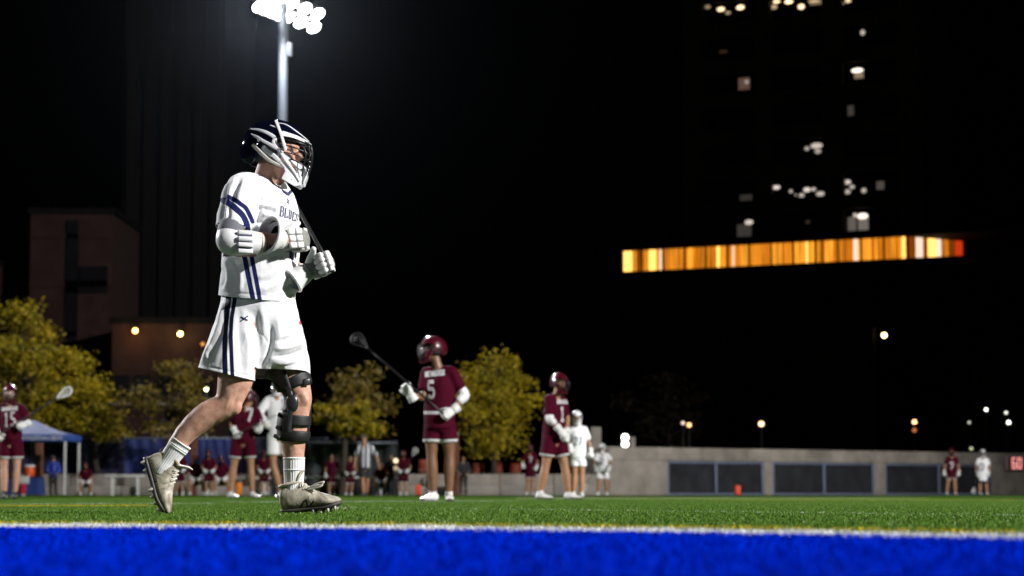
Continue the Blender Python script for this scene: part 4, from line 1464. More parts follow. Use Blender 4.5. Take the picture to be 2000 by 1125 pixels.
# ---- helmet: everything in its own axes (u forward, v to the wearer's left, w up), then placed
def hz(X, Y):
    return ((460 + X / 6.25 - 535) / 406.0, (77 - Y / 6.25) / 406.0)
HA, HB, HC = 0.166, 0.122, 0.157
def hv(u, w, lo=0.0):
    s = 1 - (u / HA) ** 2 - (w / HC) ** 2
    return HB * math.sqrt(max(s, lo))
def jv(u, w):
    return 0.108 * math.sqrt(max(0.02, 1 - (max(0.0, u) / 0.150) ** 2))

def helmet(parent, C, u, w, mats, fine=True, k=1.0):
    shellm, trimm, cagem = mats
    u = nrm(u); v = nrm(np.cross(w, u)); w = np.cross(u, v)
    C = vec(C)
    def W(p): return C + (p[0] * u + p[1] * v + p[2] * w) * k
    def WA(P):
        P = np.asarray(P, float); return C + (P[:, :1] * u + P[:, 1:2] * v + P[:, 2:3] * w) * k
    n = 72 if fine else 28
    # shell
    V, F = ball((0, 0, 0), (1, 1, 1), n)
    V = V * np.array((HA, HB, HC))
    # gentle ridges moulded into the shell
    r = 1 + (0.018 * np.exp(-(V[:, 1] / 0.022) ** 2) * np.clip((V[:, 2] + .02) / .08, 0, 1)) + 0.006 * np.sin(V[:, 2] * 60) * (np.abs(V[:, 1]) > .05)
    V = V * r[:, None]
    poly = [hz(*q) for q in ((20, -80), (1100, -80), (1100, 330), (925, 390), (760, 335), (640, 322), (560, 330), (532, 352), (520, 400), (470, 420), (400, 430), (340, 520), (300, 610), (240, 660), (150, 640), (20, 500))]
    sd = polysd(V[:, [0, 2]], poly)
    S = thicken(*clip(V, F, sd), 0.006) if fine else clip(V, F, sd)
    root = mk('helmet', (WA(S[0]), S[1]), shellm, parent)
    V, F = ball((0, 0, 0), (HA * .95, HB * .93, HC * .95), 40 if fine else 20)
    poly = [hz(*q) for q in ((60, -80), (1100, -80), (1000, 300), (640, 340), (560, 360), (560, 470), (600, 600), (560, 640), (430, 600), (300, 640), (200, 640), (60, 480))]
    S = clip(V, F, polysd(V[:, [0, 2]], poly))
    mk('liner', (WA(S[0]), S[1]), m_helmet_black, root)
    def both(pts, width, thick, off, vf=hv, name='trim', mat=None, across=False, lo=0.0):
        q = [hz(*p) for p in pts]
        side = []
        for s in (-1, 1):
            side.append([((uu, s * (vf(uu, ww) if vf is jv else vf(uu, ww, lo)), ww)) for uu, ww in q])
        def nr(p): return nrm((p[0] / HA ** 2, p[1] / HB ** 2, p[2] / HC ** 2 if vf is hv else 0.0))
        def rb(pl, wd):
            N = [nr(p) for p in pl]
            pl = [vec(p) + nn * off for p, nn in zip(pl, N)]
            a, f = ribbon(pl, N, wd, thick, sub=5 if fine else 2)
            return WA(a), f
        wd = list(width) if not np.isscalar(width) else [width] * len(q)
        if across:
            pl = side[0] + side[1][::-1]
            mk(name, rb(pl, wd + wd[::-1]), mat or trimm, root)
        else:
            for pl in side:
                mk(name, rb(pl, wd), mat or trimm, root)
    both([(840, 336), (885, 360), (926, 390)], [.010, .010, .008], .0018, .003, name='visor_trim', across=True)
    if fine:
        both([(555, 150), (640, 165), (740, 225), (840, 300), (900, 352)], [0.0041, 0.0081, 0.0095, 0.0081, 0.0041], .002, .002)
        both([(462, 183), (500, 197), (545, 217)], [0.0041, 0.0081, 0.0054], .002, .002)
    both([(205, 218), (300, 238), (400, 268), (490, 312), (545, 350)], [0.0054, 0.0135, 0.0175, 0.0189, 0.0189], .0022, .003, lo=.05)
    both([(545, 345), (528, 400), (555, 455), (590, 495)], [0.0135, 0.0162, 0.0162, 0.0162], .0022, .003, lo=.3)
    if fine:
        both([(240, 295), (320, 340), (400, 388), (500, 440), (590, 492)], [0.0054, 0.0149, 0.0162, 0.0162, 0.0162], .0022, .004, lo=.3)
        both([(265, 428), (330, 490), (400, 555), (480, 620), (560, 662), (645, 698)], [0.0189, 0.0189, 0.0189, 0.0162, 0.0149, 0.0121], .003, .0, name='chin_strap', mat=m_strap, lo=.55)
        for q in ((322, 485), (378, 532)):
            p = hz(*q)
            for s in (-1, 1):
                mk('strap_clip', bbox(W((p[0], s * .098, p[1])), (.010, .008, .022), .002, [u * .75 - w * .66, v, w * .75 + u * .66]), m_helmet_black, root)
    both([(325, 365), (380, 435), (450, 510), (540, 575), (610, 640)], [.005, .022, .026, .022, .018], .002, .004, vf=jv)
    both([(545, 345), (575, 430), (595, 490)], [.010, .010, .012], .002, .004, vf=jv)
    def plate(outer, holes, vf, off, name):
        P = np.array([hz(*q) for q in outer])
        st = .004 if fine else .008
        us, ws = np.arange(P[:, 0].min() - st, P[:, 0].max() + 2 * st, st), np.arange(P[:, 1].min() - st, P[:, 1].max() + 2 * st, st)
        G = np.array([(a_, b_) for a_ in us for b_ in ws])
        nw = len(ws)
        F = [(i * nw + j, (i + 1) * nw + j, (i + 1) * nw + j + 1, i * nw + j + 1) for i in range(len(us) - 1) for j in range(nw - 1)]
        sd = polysd(G, P)
        for h in holes:
            sd = np.minimum(sd, -polysd(G, [hz(*q) for q in h]))
        for s in (-1, 1):
            V = np.array([(g[0], s * (vf(*g) + off), g[1]) for g in G])
            S = clip(V, F if s < 0 else [f[::-1] for f in F], sd)
            S = thicken(S[0], S[1], .005)
            mk(name, (WA(S[0]), S[1]), trimm, root)
    plate([(578, 478), (660, 515), (740, 575), (830, 645), (878, 745), (884, 800), (854, 892), (785, 925), (705, 884), (632, 842), (672, 752), (655, 700), (600, 640), (585, 590), (560, 520)],
          [[(705, 612), (745, 645), (782, 682), (808, 762), (792, 778), (748, 700)], [(722, 826), (752, 846), (746, 864)], [(600, 520), (640, 600), (690, 690), (655, 660), (605, 590)]] if fine else [[(705, 612), (782, 682), (808, 762), (748, 700)]], jv, .004, 'jaw_guard')
    both([(850, 660), (880, 745), (880, 800), (852, 880)], [.016, .02, .024, .022], .003, .004, vf=jv, name='chin_guard', across=True)
    plate([(625, 252), (700, 272), (790, 298), (880, 340), (922, 372), (926, 392), (860, 366), (760, 334), (650, 320), (600, 305)], [], lambda a_, b_: hv(a_, b_, .0), .004, 'visor_plate')
    if fine:
        both([(590, 490), (660, 610), (740, 720), (815, 860)], [0.0135, 0.0149, 0.0149, 0.0135], .006, .006, vf=jv)
        both([(522, 128), (570, 222), (612, 310), (650, 420), (675, 500)], .0150, .0016, .008, name='clip_strap', lo=.30, mat=m_helmet_white)
        for q in ((590, 490), (840, 708)):
            p = hz(*q)
            for s in (-1, 1):
                mk('bolt', ball(W((p[0], s * (jv(*p) + .012), p[1])), .0042 * k, 10), m_helmet_black, root)
        # vents and rear fittings
        for q, s_ in (((128, 170), .010), ((116, 262), .008), ((92, 415), .008)):
            p = hz(*q)
            mk('rear_fitting', ball(W((p[0] + .006, 0, p[1])), (s_ * .7, .016, s_), 14, [u, v, w]), shellm, root)
        p = hz(470, 88)
        mk('top_fitting', ball(W((p[0], 0, p[1])), (.014, .02, .006), 12, [u, v, w]), shellm, root)
        for q in (((300, 290), (440, 340)), ((330, 300), (500, 400)), ((430, 480), (540, 560))):
            a, b = hz(*q[0]), hz(*q[1])
    # cage
    R = .0030 if fine else .0045
    def row(a, f, v0):
        (u0, w0), (uf, wf) = hz(*a), hz(*f)
        half = []
        for s in np.linspace(0, PI / 2, 7):
            half.append((u0 + (uf - u0) * math.sin(s), v0 * math.cos(s) ** .8, w0 + (wf - w0) * math.sin(s) ** 1.5))
        pl = [(p[0], -p[1], p[2]) for p in half] + half[::-1][1:]
        mk('cage_bar', wire([W(p) for p in pl], R * k, 6, 2), cagem, root)
    rows = [((600, 350), (930, 425), .100), ((585, 420), (942, 520), .103), ((650, 520), (938, 600), .098), ((720, 600), (925, 690), .088)]
    for r_ in (rows if fine else rows[1:]):
        row(*r_)
    hole = [(930, 395), (946, 520), (932, 660), (890, 810)]
    for vv, du in ((0.0, 0), (.032, 8), (-.032, 8), (.066, 40), (-.066, 40)):
        mk('cage_bar', wire([W((hz(x - du - (60 if i == 0 and abs(vv) > .05 else 0), y)[0], vv * (1 if i < 3 else .7), hz(x, y - du * .4)[1])) for i, (x, y) in enumerate(hole)], R * k, 6, 3), cagem, root)
    return root

m_lining_black = M('cuff_lining_black', (0.004, 0.005, 0.004), 0.95, 0.05)
# ---- gloves with five separate fingers
def glove(parent, wrist, knuck, palm_n, size=1.0, curl=(55, 75, 45), thumb_side=1, mats=None, fine=True, cuff=0.075, cuff_dir=None, spread=0.0, thumb_dir=None):
    gm, pm = mats or (m_glove, m_glove_palm)
    Wr, K = vec(wrist), vec(knuck)
    d = nrm(K - Wr); n = vec(palm_n); n = nrm(n - np.dot(n, d) * d); s = np.cross(d, n) * thumb_side   # s points to the index side
    z = size
    L = np.linalg.norm(K - Wr)
    palm = tube([Wr - d * .01, Wr + d * L * .35, Wr + d * L * .75, K + d * .008], [(.036 * z, .027 * z), (.045 * z, .030 * z), (.050 * z, .029 * z), (.046 * z, .022 * z)], side=tuple(s), n=20 if fine else 12, sub=4, sup=2.6)
    root = mk('glove', palm, pm if fine else gm, parent)
    seg = 8 if fine else 6
    for i, (o, ln) in enumerate(((.036, .94), (.012, 1.05), (-.013, 1.0), (-.037, .82))):
        b = K + s * o * z - n * .004
        dirv = nrm(d + s * o * spread * 8)
        p, pts, rr = b - dirv * .012, [b - dirv * .015], [.0135 * z]
        ang = 0
        for j, sl in enumerate((.042, .034, .030)):
            ang += rad(curl[j])
            dj = dirv * math.cos(ang) + n * math.sin(ang)
            q = p + dj * sl * ln * z
            pts += [p * .75 + q * .25, p * .5 + q * .5, p * .2 + q * .8]
            rr += [.0150 * z, .0158 * z, .0138 * z] if fine else [.015 * z] * 3
            p = q
        pts.append(p); rr.append(.0118 * z)
        mk('finger', tube(pts, rr, side=tuple(s), n=12 if fine else 8, sub=3 if fine else 1), gm, root)
        if fine:   # padded rolls on the back of each finger
            ang = 0; p = b
            for j, sl in enumerate((.042, .034, .030)):
                ang += rad(curl[j])
                dj = dirv * math.cos(ang) + n * math.sin(ang); nn = n * math.cos(ang) - dirv * math.sin(ang)
                q = p + dj * sl * ln * z
                mk('finger_pad', bbox((p * .5 + q * .5) - nn * .0125 * z, (sl * ln * z * .84, .026 * z, .014 * z), .005 * z, [dj, s, nn]), gm, root)
                p = q
    td = nrm(thumb_dir) if thumb_dir is not None else nrm(d * .7 + s * .6 + n * .45)
    tb = Wr + d * L * .32 + s * .036 * z + n * .01
    mk('thumb', tube([tb - td * .02, tb + td * .02 * z, tb + td * .045 * z, nrm(td + n * .5) * .035 * z + tb + td * .045 * z], [.019 * z, .019 * z, .0165 * z, .0135 * z], side=tuple(n), n=12 if fine else 8, sub=4), gm, root)
    if fine:   # back-of-hand plates
        for i, o in enumerate((.031, .0, -.031)):
            for j, f in enumerate((.38, .72)):
                c = Wr + d * L * f + s * o * z - n * .030 * z
                mk('back_pad', bbox(c, (L * .31, .028 * z, .018 * z), .006 * z, [d, s, n]), gm, root)
    c = vec(cuff_dir) if cuff_dir is not None else -d
    c = nrm(c)
    a = Wr + d * .012
    pts = [a, a + c * .03, a + c * .06, a + c * .085]
    sh = tube(pts, [(.042 * z, .034 * z), (.050 * z, .044 * z), (cuff * .95, cuff * .85), (cuff * 1.05, cuff * .95)], side=tuple(s), n=24 if fine else 12, sub=3, cap=None)
    mk('cuff', thicken(sh[0], [tuple(reversed(f)) for f in sh[1]], -.007), gm, root)
    if fine:
        inn = tube(pts, [(.034 * z, .026 * z), (.040 * z, .034 * z), (cuff * .85, cuff * .77), (cuff * .98, cuff * .88)], side=tuple(s), n=24, sub=3, cap=None)
        mk('cuff_lining', inn, m_lining_black, root)
        a1 = nrm(s - np.dot(s, c) * c); b1 = np.cross(c, a1)
        mk('cuff_rim', tube([pts[-1] + c * .002 + (a1 * math.cos(q) * 1.03 + b1 * math.sin(q) * .94) * cuff for q in np.linspace(0, 2 * PI, 25)], [.0075] * 25, n=8, sub=2), gm, root)
    return root

# ---- shoes
def shoe(parent, heel, d, up, L=0.30, mats=None, fine=False, name='shoe', zs=1.0):
    um, sm = mats or (m_shoe_clean, m_sole)
    H = vec(heel); d = nrm(d); up = vec(up); up = nrm(up - np.dot(up, d) * d); s = np.cross(up, d)
    f = L / 0.30
    sec = [(.000, .018, .034, .070), (.008, .030, .014, .092), (.030, .037, .010, .104), (.065, .0385, .010, .110), (.095, .038, .010, .111), (.125, .038, .010, .101), (.155, .042, .010, .084),
           (.185, .046, .010, .071), (.215, .049, .011, .061), (.245, .047, .014, .053), (.272, .038, .019, .045), (.290, .025, .024, .039), (.298, .010, .029, .034)]
    A = crom(np.array(sec), 4 if fine else 2)
    n = 28 if fine else 14
    V, F = [], []
    def S(x, y, z): return H + (d * x + s * y) * f + up * z * f * zs
    for x, hw, zb, zt in A:
        for k in range(n):
            a = 2 * PI * k / n
            cy, cz = math.cos(a), math.sin(a)
            yy = np.sign(cy) * abs(cy) ** .75 * hw
            # the foot leans in towards the top
            zz = (zb + zt) / 2 + np.sign(cz) * abs(cz) ** (.65 if cz < 0 else .95) * (zt - zb) / 2
            yy *= 1 - .30 * max(0, cz) * (1 if x < .2 else .5)
            V.append(S(x, yy, zz))
    m = len(A)
    for i in range(m - 1):
        for k in range(n):
            a, b = i * n + k, i * n + (k + 1) % n
            F.append((a, b, b + n, a + n))
    F.append(tuple(reversed(range(n)))); F.append(tuple((m - 1) * n + k for k in range(n)))
    V = np.array(V)
    if fine:
        N = tri_normals(V, F)
        V = V + N * (vnoise(V, 55, 3) * .0014 + vnoise(V, 130, 5) * .0007)[:, None]
        # creases across the forefoot
        x = ((V - H) @ d) / f
        for c in (.165, .182, .20):
            V = V - N * (.0025 * np.exp(-((x - c) / .0045) ** 2) * (((V - H) @ up) / f > .035))[:, None]
    root = mk(name, (V, F), um, parent)
    # sole
    out = [(.002, .022), (.03, .036), (.07, .036), (.12, .033), (.17, .042), (.22, .049), (.26, .043), (.288, .024), (.299, .006)]
    O = crom(np.array(out), 3)
    V, F = [], []
    for x, hw in O:
        lift = .016 * max(0, (x - .2) / .1) ** 1.5
        for y, z in ((-hw, .012), (-hw * 1.03, .004), (-hw * .8, -.002), (0, -.003), (hw * .8, -.002), (hw * 1.03, .004), (hw, .012), (0, .013)):
            V.append(S(x, y, z + lift))
    for i in range(len(O) - 1):
        for k in range(8):
            a, b = i * 8 + k, i * 8 + (k + 1) % 8
            F.append((a, b, b + 8, a + 8))
    F.append(tuple(reversed(range(8)))); F.append(tuple((len(O) - 1) * 8 + k for k in range(8)))
    mk('sole', (np.array(V), F), sm, root)
    if fine:
        for x in (.025, .065, .165, .20, .235, .268):
            for y in (-.028, .028):
                lift = .016 * max(0, (x - .2) / .1) ** 1.5
                yy = y * (1.25 if .15 < x < .25 else .9)
                mk('stud', tube([S(x, yy, lift), S(x + .001, yy, lift - .0095)], [.009, .0065], side=tuple(d), n=8, sub=1), m_stud, root)
        # rolled collar, tongue, heel loop, laces
        ring = []
        for k in range(13):
            a = 2 * PI * k / 12
            ring.append(S(.052 + .050 * math.cos(a), .030 * math.sin(a), .104 + .007 * math.cos(a)))
        mk('collar', tube(ring, [.0085] * 13, side=tuple(up), n=8, sub=3), um, root)
        T = [S(.085, 0, .100), S(.100, 0, .122), S(.112, 0, .140), S(.120, 0, .147)]
        mk('tongue', tube(T, [(.026, .006), (.028, .007), (.026, .007), (.022, .005)], side=tuple(s), n=14, sub=3), um, root)
        mk('heel_loop', wire([S(.006, 0, .098), S(-.010, 0, .096), S(-.014, 0, .080), S(-.008, 0, .062), S(.006, 0, .058)], .0035, 8), m_glove_palm, root)
        for i, x in enumerate((.112, .128, .144, .160, .176)):
            zt_ = .103 - (x - .112) * .62
            w_ = .022 + i * .001
            mk('lace', wire([S(x - .004, -w_ - .008, zt_ - .014), S(x, -w_ * .5, zt_ + .004), S(x + .004, w_ * .5, zt_ + .005), S(x + .008, w_ + .008, zt_ - .012)], .0032, 6), m_lace, root)
            mk('lace', wire([S(x - .004, w_ + .008, zt_ - .014), S(x, w_ * .5, zt_ + .006), S(x + .004, -w_ * .5, zt_ + .004), S(x + .008, -w_ - .008, zt_ - .012)], .0032, 6), m_lace, root)
    return root

def head_shapes(C, u, w, k=1.0):
    """skull, jaw, nose, brow, lips, ears as overlapping closed shapes for a body"""
    u = nrm(u); v = nrm(np.cross(w, u)); w = np.cross(u, v)
    C = vec(C)
    def W(a, b, c): return C + (a * u + b * v + c * w) * k
    A = [u, v, w]
    sh = [ball(W(-.004, 0, .012), (.098 * k, .076 * k, .108 * k), 18, A),
          ball(W(.030, 0, -.058), (.066 * k, .058 * k, .064 * k), 16, A),
          ball(W(.074, 0, -.088), (.024 * k, .026 * k, .022 * k), 12, A),
          tube([W(.088, 0, .022), W(.100, 0, .002), W(.114, 0, -.018), W(.100, 0, -.028)], [.011 * k, .012 * k, .0165 * k, .012 * k], side=tuple(v), n=10, sub=3),
          tube([W(.083, -.045, .030), W(.096, 0, .032), W(.083, .045, .030)], [.010 * k, .012 * k, .010 * k], side=tuple(w), n=8, sub=3),
          tube([W(.084, -.026, -.052), W(.096, 0, -.050), W(.084, .026, -.052)], [.007 * k, .009 * k, .007 * k], side=tuple(w), n=8, sub=3),
          tube([W(.082, -.022, -.066), W(.093, 0, -.065), W(.082, .022, -.066)], [.007 * k, .009 * k, .007 * k], side=tuple(w), n=8, sub=3)]
    for s in (-1, 1):
        sh.append(ball(W(-.008, s * .076, -.012), (.020 * k, .009 * k, .032 * k), 10, A))
        sh.append(ball(W(.062, s * .040, -.020), (.028 * k, .024 * k, .026 * k), 10, A))
    return sh
# ------------------------------------------------------------------ the walking player in white
Y0 = FOCUS
def mp(px, py, dy=0.0):
    return vec(at(px, py, Y0 + dy))
S0 = 1 / 406.0      # metres per photograph pixel at the player
hero = thing('person', (at(500, 1005, Y0).x, Y0, 0), 'large nearest player in white with navy helmet, black brace on the front knee', 'person')

HC_ = mp(541, 300, -.01)
hu = nrm((1, -.20, -.03)); hw_ = nrm((0.06, 0, 1))
# ---- body: one continuous skin surface
rk, ra, lk, la_ = mp(444, 789, -.12), mp(325, 908, -.12), mp(584, 782, .045), mp(573, 955, .05)
body = head_shapes(HC_ + hu * .004, hu, hw_, 1.0)
body += [
    tube([mp(512, 385, .0), mp(518, 355, .0), mp(529, 322, -.005), mp(536, 296, -.005)], [(.070, .068), (.062, .062), (.059, .062), (.058, .06)], n=18),
    tube([mp(543, 352, -.01), mp(553, 343, -.01)], [.030, .026], n=12, sub=3),
    tube([mp(505, 640), mp(503, 590), mp(506, 520), mp(510, 440), mp(512, 385)], [(.15, .12), (.14, .11), (.15, .12), (.15, .13), (.10, .08)], side=(0, 1, 0), n=20),
    tube([mp(478, 378, -.16), mp(462, 425, -.22), mp(450, 468, -.30), mp(492, 470, -.265), mp(540, 470, -.215), mp(566, 470, -.18)], [.060, .052, .047, .045, .034, .033], n=16),
    tube([mp(478, 378, -.16), mp(512, 372, 0), mp(545, 382, .14)], [.055, .07, .055], n=12),
    tube([mp(545, 382, .14), mp(549, 440, .18), mp(553, 500, .18), mp(580, 528, .05), mp(598, 534, -.04)], [.057, .05, .045, .040, .033], n=16),
    # right leg, trailing
    tube([mp(488, 630, -.08), mp(470, 690, -.10), mp(460, 740, -.11), mp(450, 775, -.12), rk, mp(430, 798, -.12), mp(408, 809, -.12), mp(386, 825, -.12), mp(362, 848, -.12), mp(343, 874, -.12), mp(327, 897, -.12), mp(316, 915, -.12)],
         [(.095, .10), (.090, .093), (.082, .086), (.066, .068), (.066, .064), (.064, .063), (.064, .065), (.060, .060), (.051, .051), (.043, .044), (.038, .040), (.036, .038)], side=(0, 1, 0), n=24, sub=5),
    ball(mp(459, 794, -.135), (.036, .034, .042), 14),
    # left leg, planted on the heel
    tube([mp(530, 630, .08), mp(552, 690, .06), mp(570, 735, .05), mp(585, 772, .045), mp(582, 800, .045), mp(575, 830, .05), mp(573, 862, .055), mp(574, 895, .055), mp(574, 930, .055), mp(573, 958, .05)],
         [(.095, .10), (.088, .09), (.078, .078), (.062, .060), (.059, .058), (.064, .063), (.062, .060), (.051, .050), (.042, .042), (.040, .040)], side=(0, 1, 0), n=24, sub=5),
    ball(mp(594, 782, .02), (.028, .034, .042), 14),
]
BS = fuse(body, 0.0062, 3)
N = tri_normals(*BS)
BS = (BS[0] + N * (vnoise(BS[0], 40, 2) * .0012)[:, None], BS[1])
# muscles and tendons
BS = (folds(*BS, [([(438, 815), (405, 842), (372, 862)], 5, -5), ([(470, 760), (462, 775), (455, 800)], 4, -4), ([(452, 770), (446, 786), (440, 800)], 4, 3), ([(580, 812), (574, 850), (577, 885)], 4, 3),
                  ([(588, 765), (599, 778), (597, 795)], 5, 4), ([(582, 770), (585, 785), (584, 800)], 4, -4), ([(530, 365), (545, 345), (552, 335)], 4, 4)]), BS[1])
body_o = mk('body', BS, m_skin, hero)
for s in (-1, 1):
    hv_ = nrm(np.cross(hw_, hu))
    mk('eye', ball(HC_ + hu * .080 + hv_ * s * .034 + hw_ * .008, .0125, 10), m_eye, body_o)
V, F = ball(HC_ + hu * (-.010) + hw_ * .016, (.100, .082, .110), 28, [hu, np.cross(hw_, hu), hw_])
q = (V - HC_)
V2, F2 = clip(V, F, -(q @ hu) + .03 + .4 * (q @ hw_) + .02)
N2 = tri_normals(V2, F2)
V2 = V2 + N2 * (vnoise(V2, 60, 9) * .003)[:, None]
mk('hair', (V2, F2), m_hair, hero)

# ---- jersey
def ridges(V, seed, k=1.0):
    """small sharp creases that run slantwise through the cloth"""
    A = V @ np.array([[.8, 0, -.45], [0, 1, 0], [.6, 0, .9]])
    r1 = np.clip(1 - np.abs(vnoise(A * (1, 1, .42), 15, seed)) * 1.9, 0, 1) ** 2
    B = V @ np.array([[.9, 0, .5], [0, 1, 0], [-.45, 0, .85]])
    r2 = np.clip(1 - np.abs(vnoise(B * (1, 1, .4), 27, seed + 3)) * 1.9, 0, 1) ** 2
    m1 = np.clip(vnoise(V, 6, seed + 7) * 1.6 + .35, 0, 1); m2 = np.clip(vnoise(V, 7, seed + 9) * 1.8 + .3, 0, 1)
    return (r1 * m1 * .0050 + r2 * m2 * .0024) * k
rows = [(352, 496, 540, .06), (360, 474, 556, .11), (373, 455, 569, .15), (400, 449, 577, .160), (430, 446, 584, .172), (460, 441, 585.5, .178), (500, 434, 583, .185), (540, 431, 579, .188), (575, 427, 575, .19), (615, 424, 573, .19)]
tor = tube([mp((a + b) / 2, y, .0) for y, a, b, d in rows], [(d, (b - a) / 2 * S0) for y, a, b, d in rows], side=(0, 1, 0), n=44, sub=5, sup=2.15, cap='flat')
slv = tube([mp(505, 374, -.08), mp(476, 374, -.17), mp(467, 405, -.195), mp(458, 432, -.215), mp(452, 462, -.235)], [(.068, .074), (.084, .094), (.088, .092), (.084, .083), (.080, .078)], side=(0, 1, 0), n=32, sub=5)
slv2 = tube([mp(512, 368, .08), mp(540, 382, .14), mp(545, 420, .17), mp(548, 462, .185)], [(.075, .075), (.075, .075), (.078, .075), (.072, .07)], side=(0, 1, 0), n=24, sub=4)
trap = tube([mp(476, 364, -.13), mp(508, 363, -.02), mp(540, 370, .12)], [.062, .056, .058], n=20)
JV, JF = fuse([tor, slv, slv2, trap], 0.0046, 6)
def pxy(V): return proj(V)
JV, JF = cut(JV, JF, lambda V: (pxy(V)[:, 1] > 545) & (pxy(V)[:, 0] > 400), mp(500, 582.5), (-.09, .10, -1))
JV, JF = cut(JV, JF, lambda V: (pxy(V)[:, 0] < 500) & (V[:, 1] < Y0 - .085) & (pxy(V)[:, 1] > 425) & (pxy(V)[:, 1] < 500), mp(455, 446, -.22), nrm((-.10, -.22, -1)))
JV, JF = largest(JV, JF)
P0 = pxy(JV)
NJ = tri_normals(JV, JF)
JV = JV + NJ * (vnoise(JV * (1, 1, .45), 9, 1) * .0045 + vnoise(JV * (1, 1, .5), 24, 4) * .0016 + ridges(JV, 21))[:, None]
JST = [
    ([(452, 345), (441, 370), (436, 410), (432, 432)], 5, -9), ([(462, 343), (449, 368), (446, 396)], 5, 7), ([(470, 350), (458, 376), (452, 400)], 4, -7), ([(482, 342), (470, 372), (464, 398)], 6, 5),
    ([(437, 385), (441, 405), (436, 425)], 4, 5), ([(444, 400), (447, 418), (441, 436)], 4, -6), ([(495, 350), (490, 380), (489, 410)], 5, 3), ([(503, 343), (508, 370), (507, 400), (505, 425), (493, 444)], 3.2, -8),
    ([(512, 360), (515, 380), (513, 400)], 5, 4), ([(520, 352), (522, 372), (520, 396)], 4, -3),
    ([(512, 407), (525, 411), (540, 413)], 4, -8), ([(510, 417), (525, 421), (545, 422)], 5, 6), ([(495, 430), (515, 436), (533, 439)], 4, -8), ([(497, 441), (520, 446), (545, 441)], 5, 5),
    ([(503, 398), (520, 402), (538, 402)], 4, 4), ([(540, 392), (552, 398), (566, 398)], 5, 2),
    ([(437, 500), (446, 530), (436, 572)], 6, 6), ([(448, 505), (458, 540), (452, 575)], 6, -7), ([(462, 505), (470, 540), (468, 577)], 5, 5), ([(432, 520), (440, 545), (430, 565)], 4, -6),
    ([(503, 572), (535, 556), (574, 530)], 6, 7), ([(510, 556), (538, 545), (572, 519)], 5, -7), ([(520, 580), (548, 568), (573, 552)], 5, -5), ([(500, 545), (522, 536), (552, 516)], 6, 5),
    ([(512, 520), (530, 505), (555, 500)], 5, -5), ([(478, 505), (484, 530), (490, 560)], 3, -2), ([(566, 505), (570, 525), (566, 560)], 5, 4), ([(478, 455), (500, 452), (525, 458)], 5, -5),
    ([(428, 570.5), (470, 573), (520, 578), (574, 583)], 1.3, -2.5), ([(430, 426), (450, 433), (478, 441), (492, 443)], 1.3, -2.2), ([(520, 470), (545, 480), (560, 490)], 6, 5), ([(558, 480), (572, 500), (576, 530)], 5, -4),
]
JV = folds(JV, JF, JST, 1.5)
JV = smooth(JV, JF, 1, .5)
# printed stripes, as distances in pixels on the cloth
def band_sd(P, a, b, w0, w1=None):
    d, t = segdist(P, a, b)
    return (w0 + ((w1 if w1 is not None else w0) - w0) * t) / 2 - d
def poly_sd(P, poly, w):
    return w / 2 - linedist(P, crom(np.array(poly, float), 5))[0]
P = P0
front = JV[:, 1] < Y0 + .02
up_band = poly_sd(P, [(443, 384), (456, 389), (469, 398), (480, 406), (490, 424), (494, 433)], 8.5)
lo_band = poly_sd(P, [(436, 391), (450, 399), (463, 410), (474, 421), (482, 436), (484, 452)], 12)
side = np.maximum(poly_sd(P, [(466, 470), (477, 500), (485, 540), (493, 578), (495, 590)], 9.5), poly_sd(P, [(482, 470), (491, 500), (499, 540), (506, 578), (508, 590)], 8.5))
sl = np.maximum(up_band, lo_band)
sl = np.where(JV[:, 1] < Y0 - .09, sl, -5)
trim = np.where(front, np.maximum(sl, np.where(P[:, 1] > 468, side, -5)), -5)
JS = thicken(JV, JF, .0022)
jersey = mk('jersey', JS, m_white_cloth, hero, attrs={'trim': np.concatenate([trim, trim]) , 'trim2': np.full(2 * len(JV), -5.0)})
jb = bvh_of((JV, JF))
# neck band
cpx = [(505, 343), (512, 345), (522, 350), (532, 357), (543, 365.5), (552, 372), (559, 377.5), (562, 380)]
Pn, Nn = hug(cpx, jb, .001)
ok = [i for i, p in enumerate(Pn) if p is not None]
mk('neck_band', ribbon([Pn[i] for i in ok], [Nn[i] for i in ok], [.006] * (len(ok) - 3) + [.010, .016, .018], .003), m_navy_print, jersey)
Pn2, Nn2 = hug([(x - 2.5, y + 4.2) for x, y in cpx[:-1]], jb, .001)
ok = [i for i, p in enumerate(Pn2) if p is not None]
Pv, Nv = hug([(562, 380.5), (565, 377), (568, 374), (570, 371)], jb, .001)
ok = [i for i, p in enumerate(Pv) if p is not None]
if len(ok) > 1:
    mk('neck_band', ribbon([Pv[i] for i in ok], [Nv[i] for i in ok], [.016] * len(ok), .003), m_navy_print, jersey)
# lettering across the chest
def chest(u, v):
    return (546 + 43.5 * u - 9 * u * u + v * 2.2, 421.5 + 13.5 * u - v * (19.5 - 5 * u))
S = decal(word('BLUES', .20), .058, chest, jb, .0022, 4)
mk('lettering', S, m_navy_print, jersey)
mk('emblem', decal(logo_strokes(), .36, lambda u, v: (562.5 + u * 2.6 + v * .6, 393.5 - v * 7.0 + u * 1.6), jb, .0022, 3), m_navy_print, jersey)
mk('number', decal([[(0, 0), (0, 1)], [(-.35, .8), (0, 1)], [(-.4, 0), (.4, 0)], [(.75, 0), (.75, 1)], [(.4, .8), (.75, 1)]], .24, lambda u, v: (569 + u * 11, 499 + u * 4 - v * 58), jb, .0022, 12), m_navy_print, jersey)

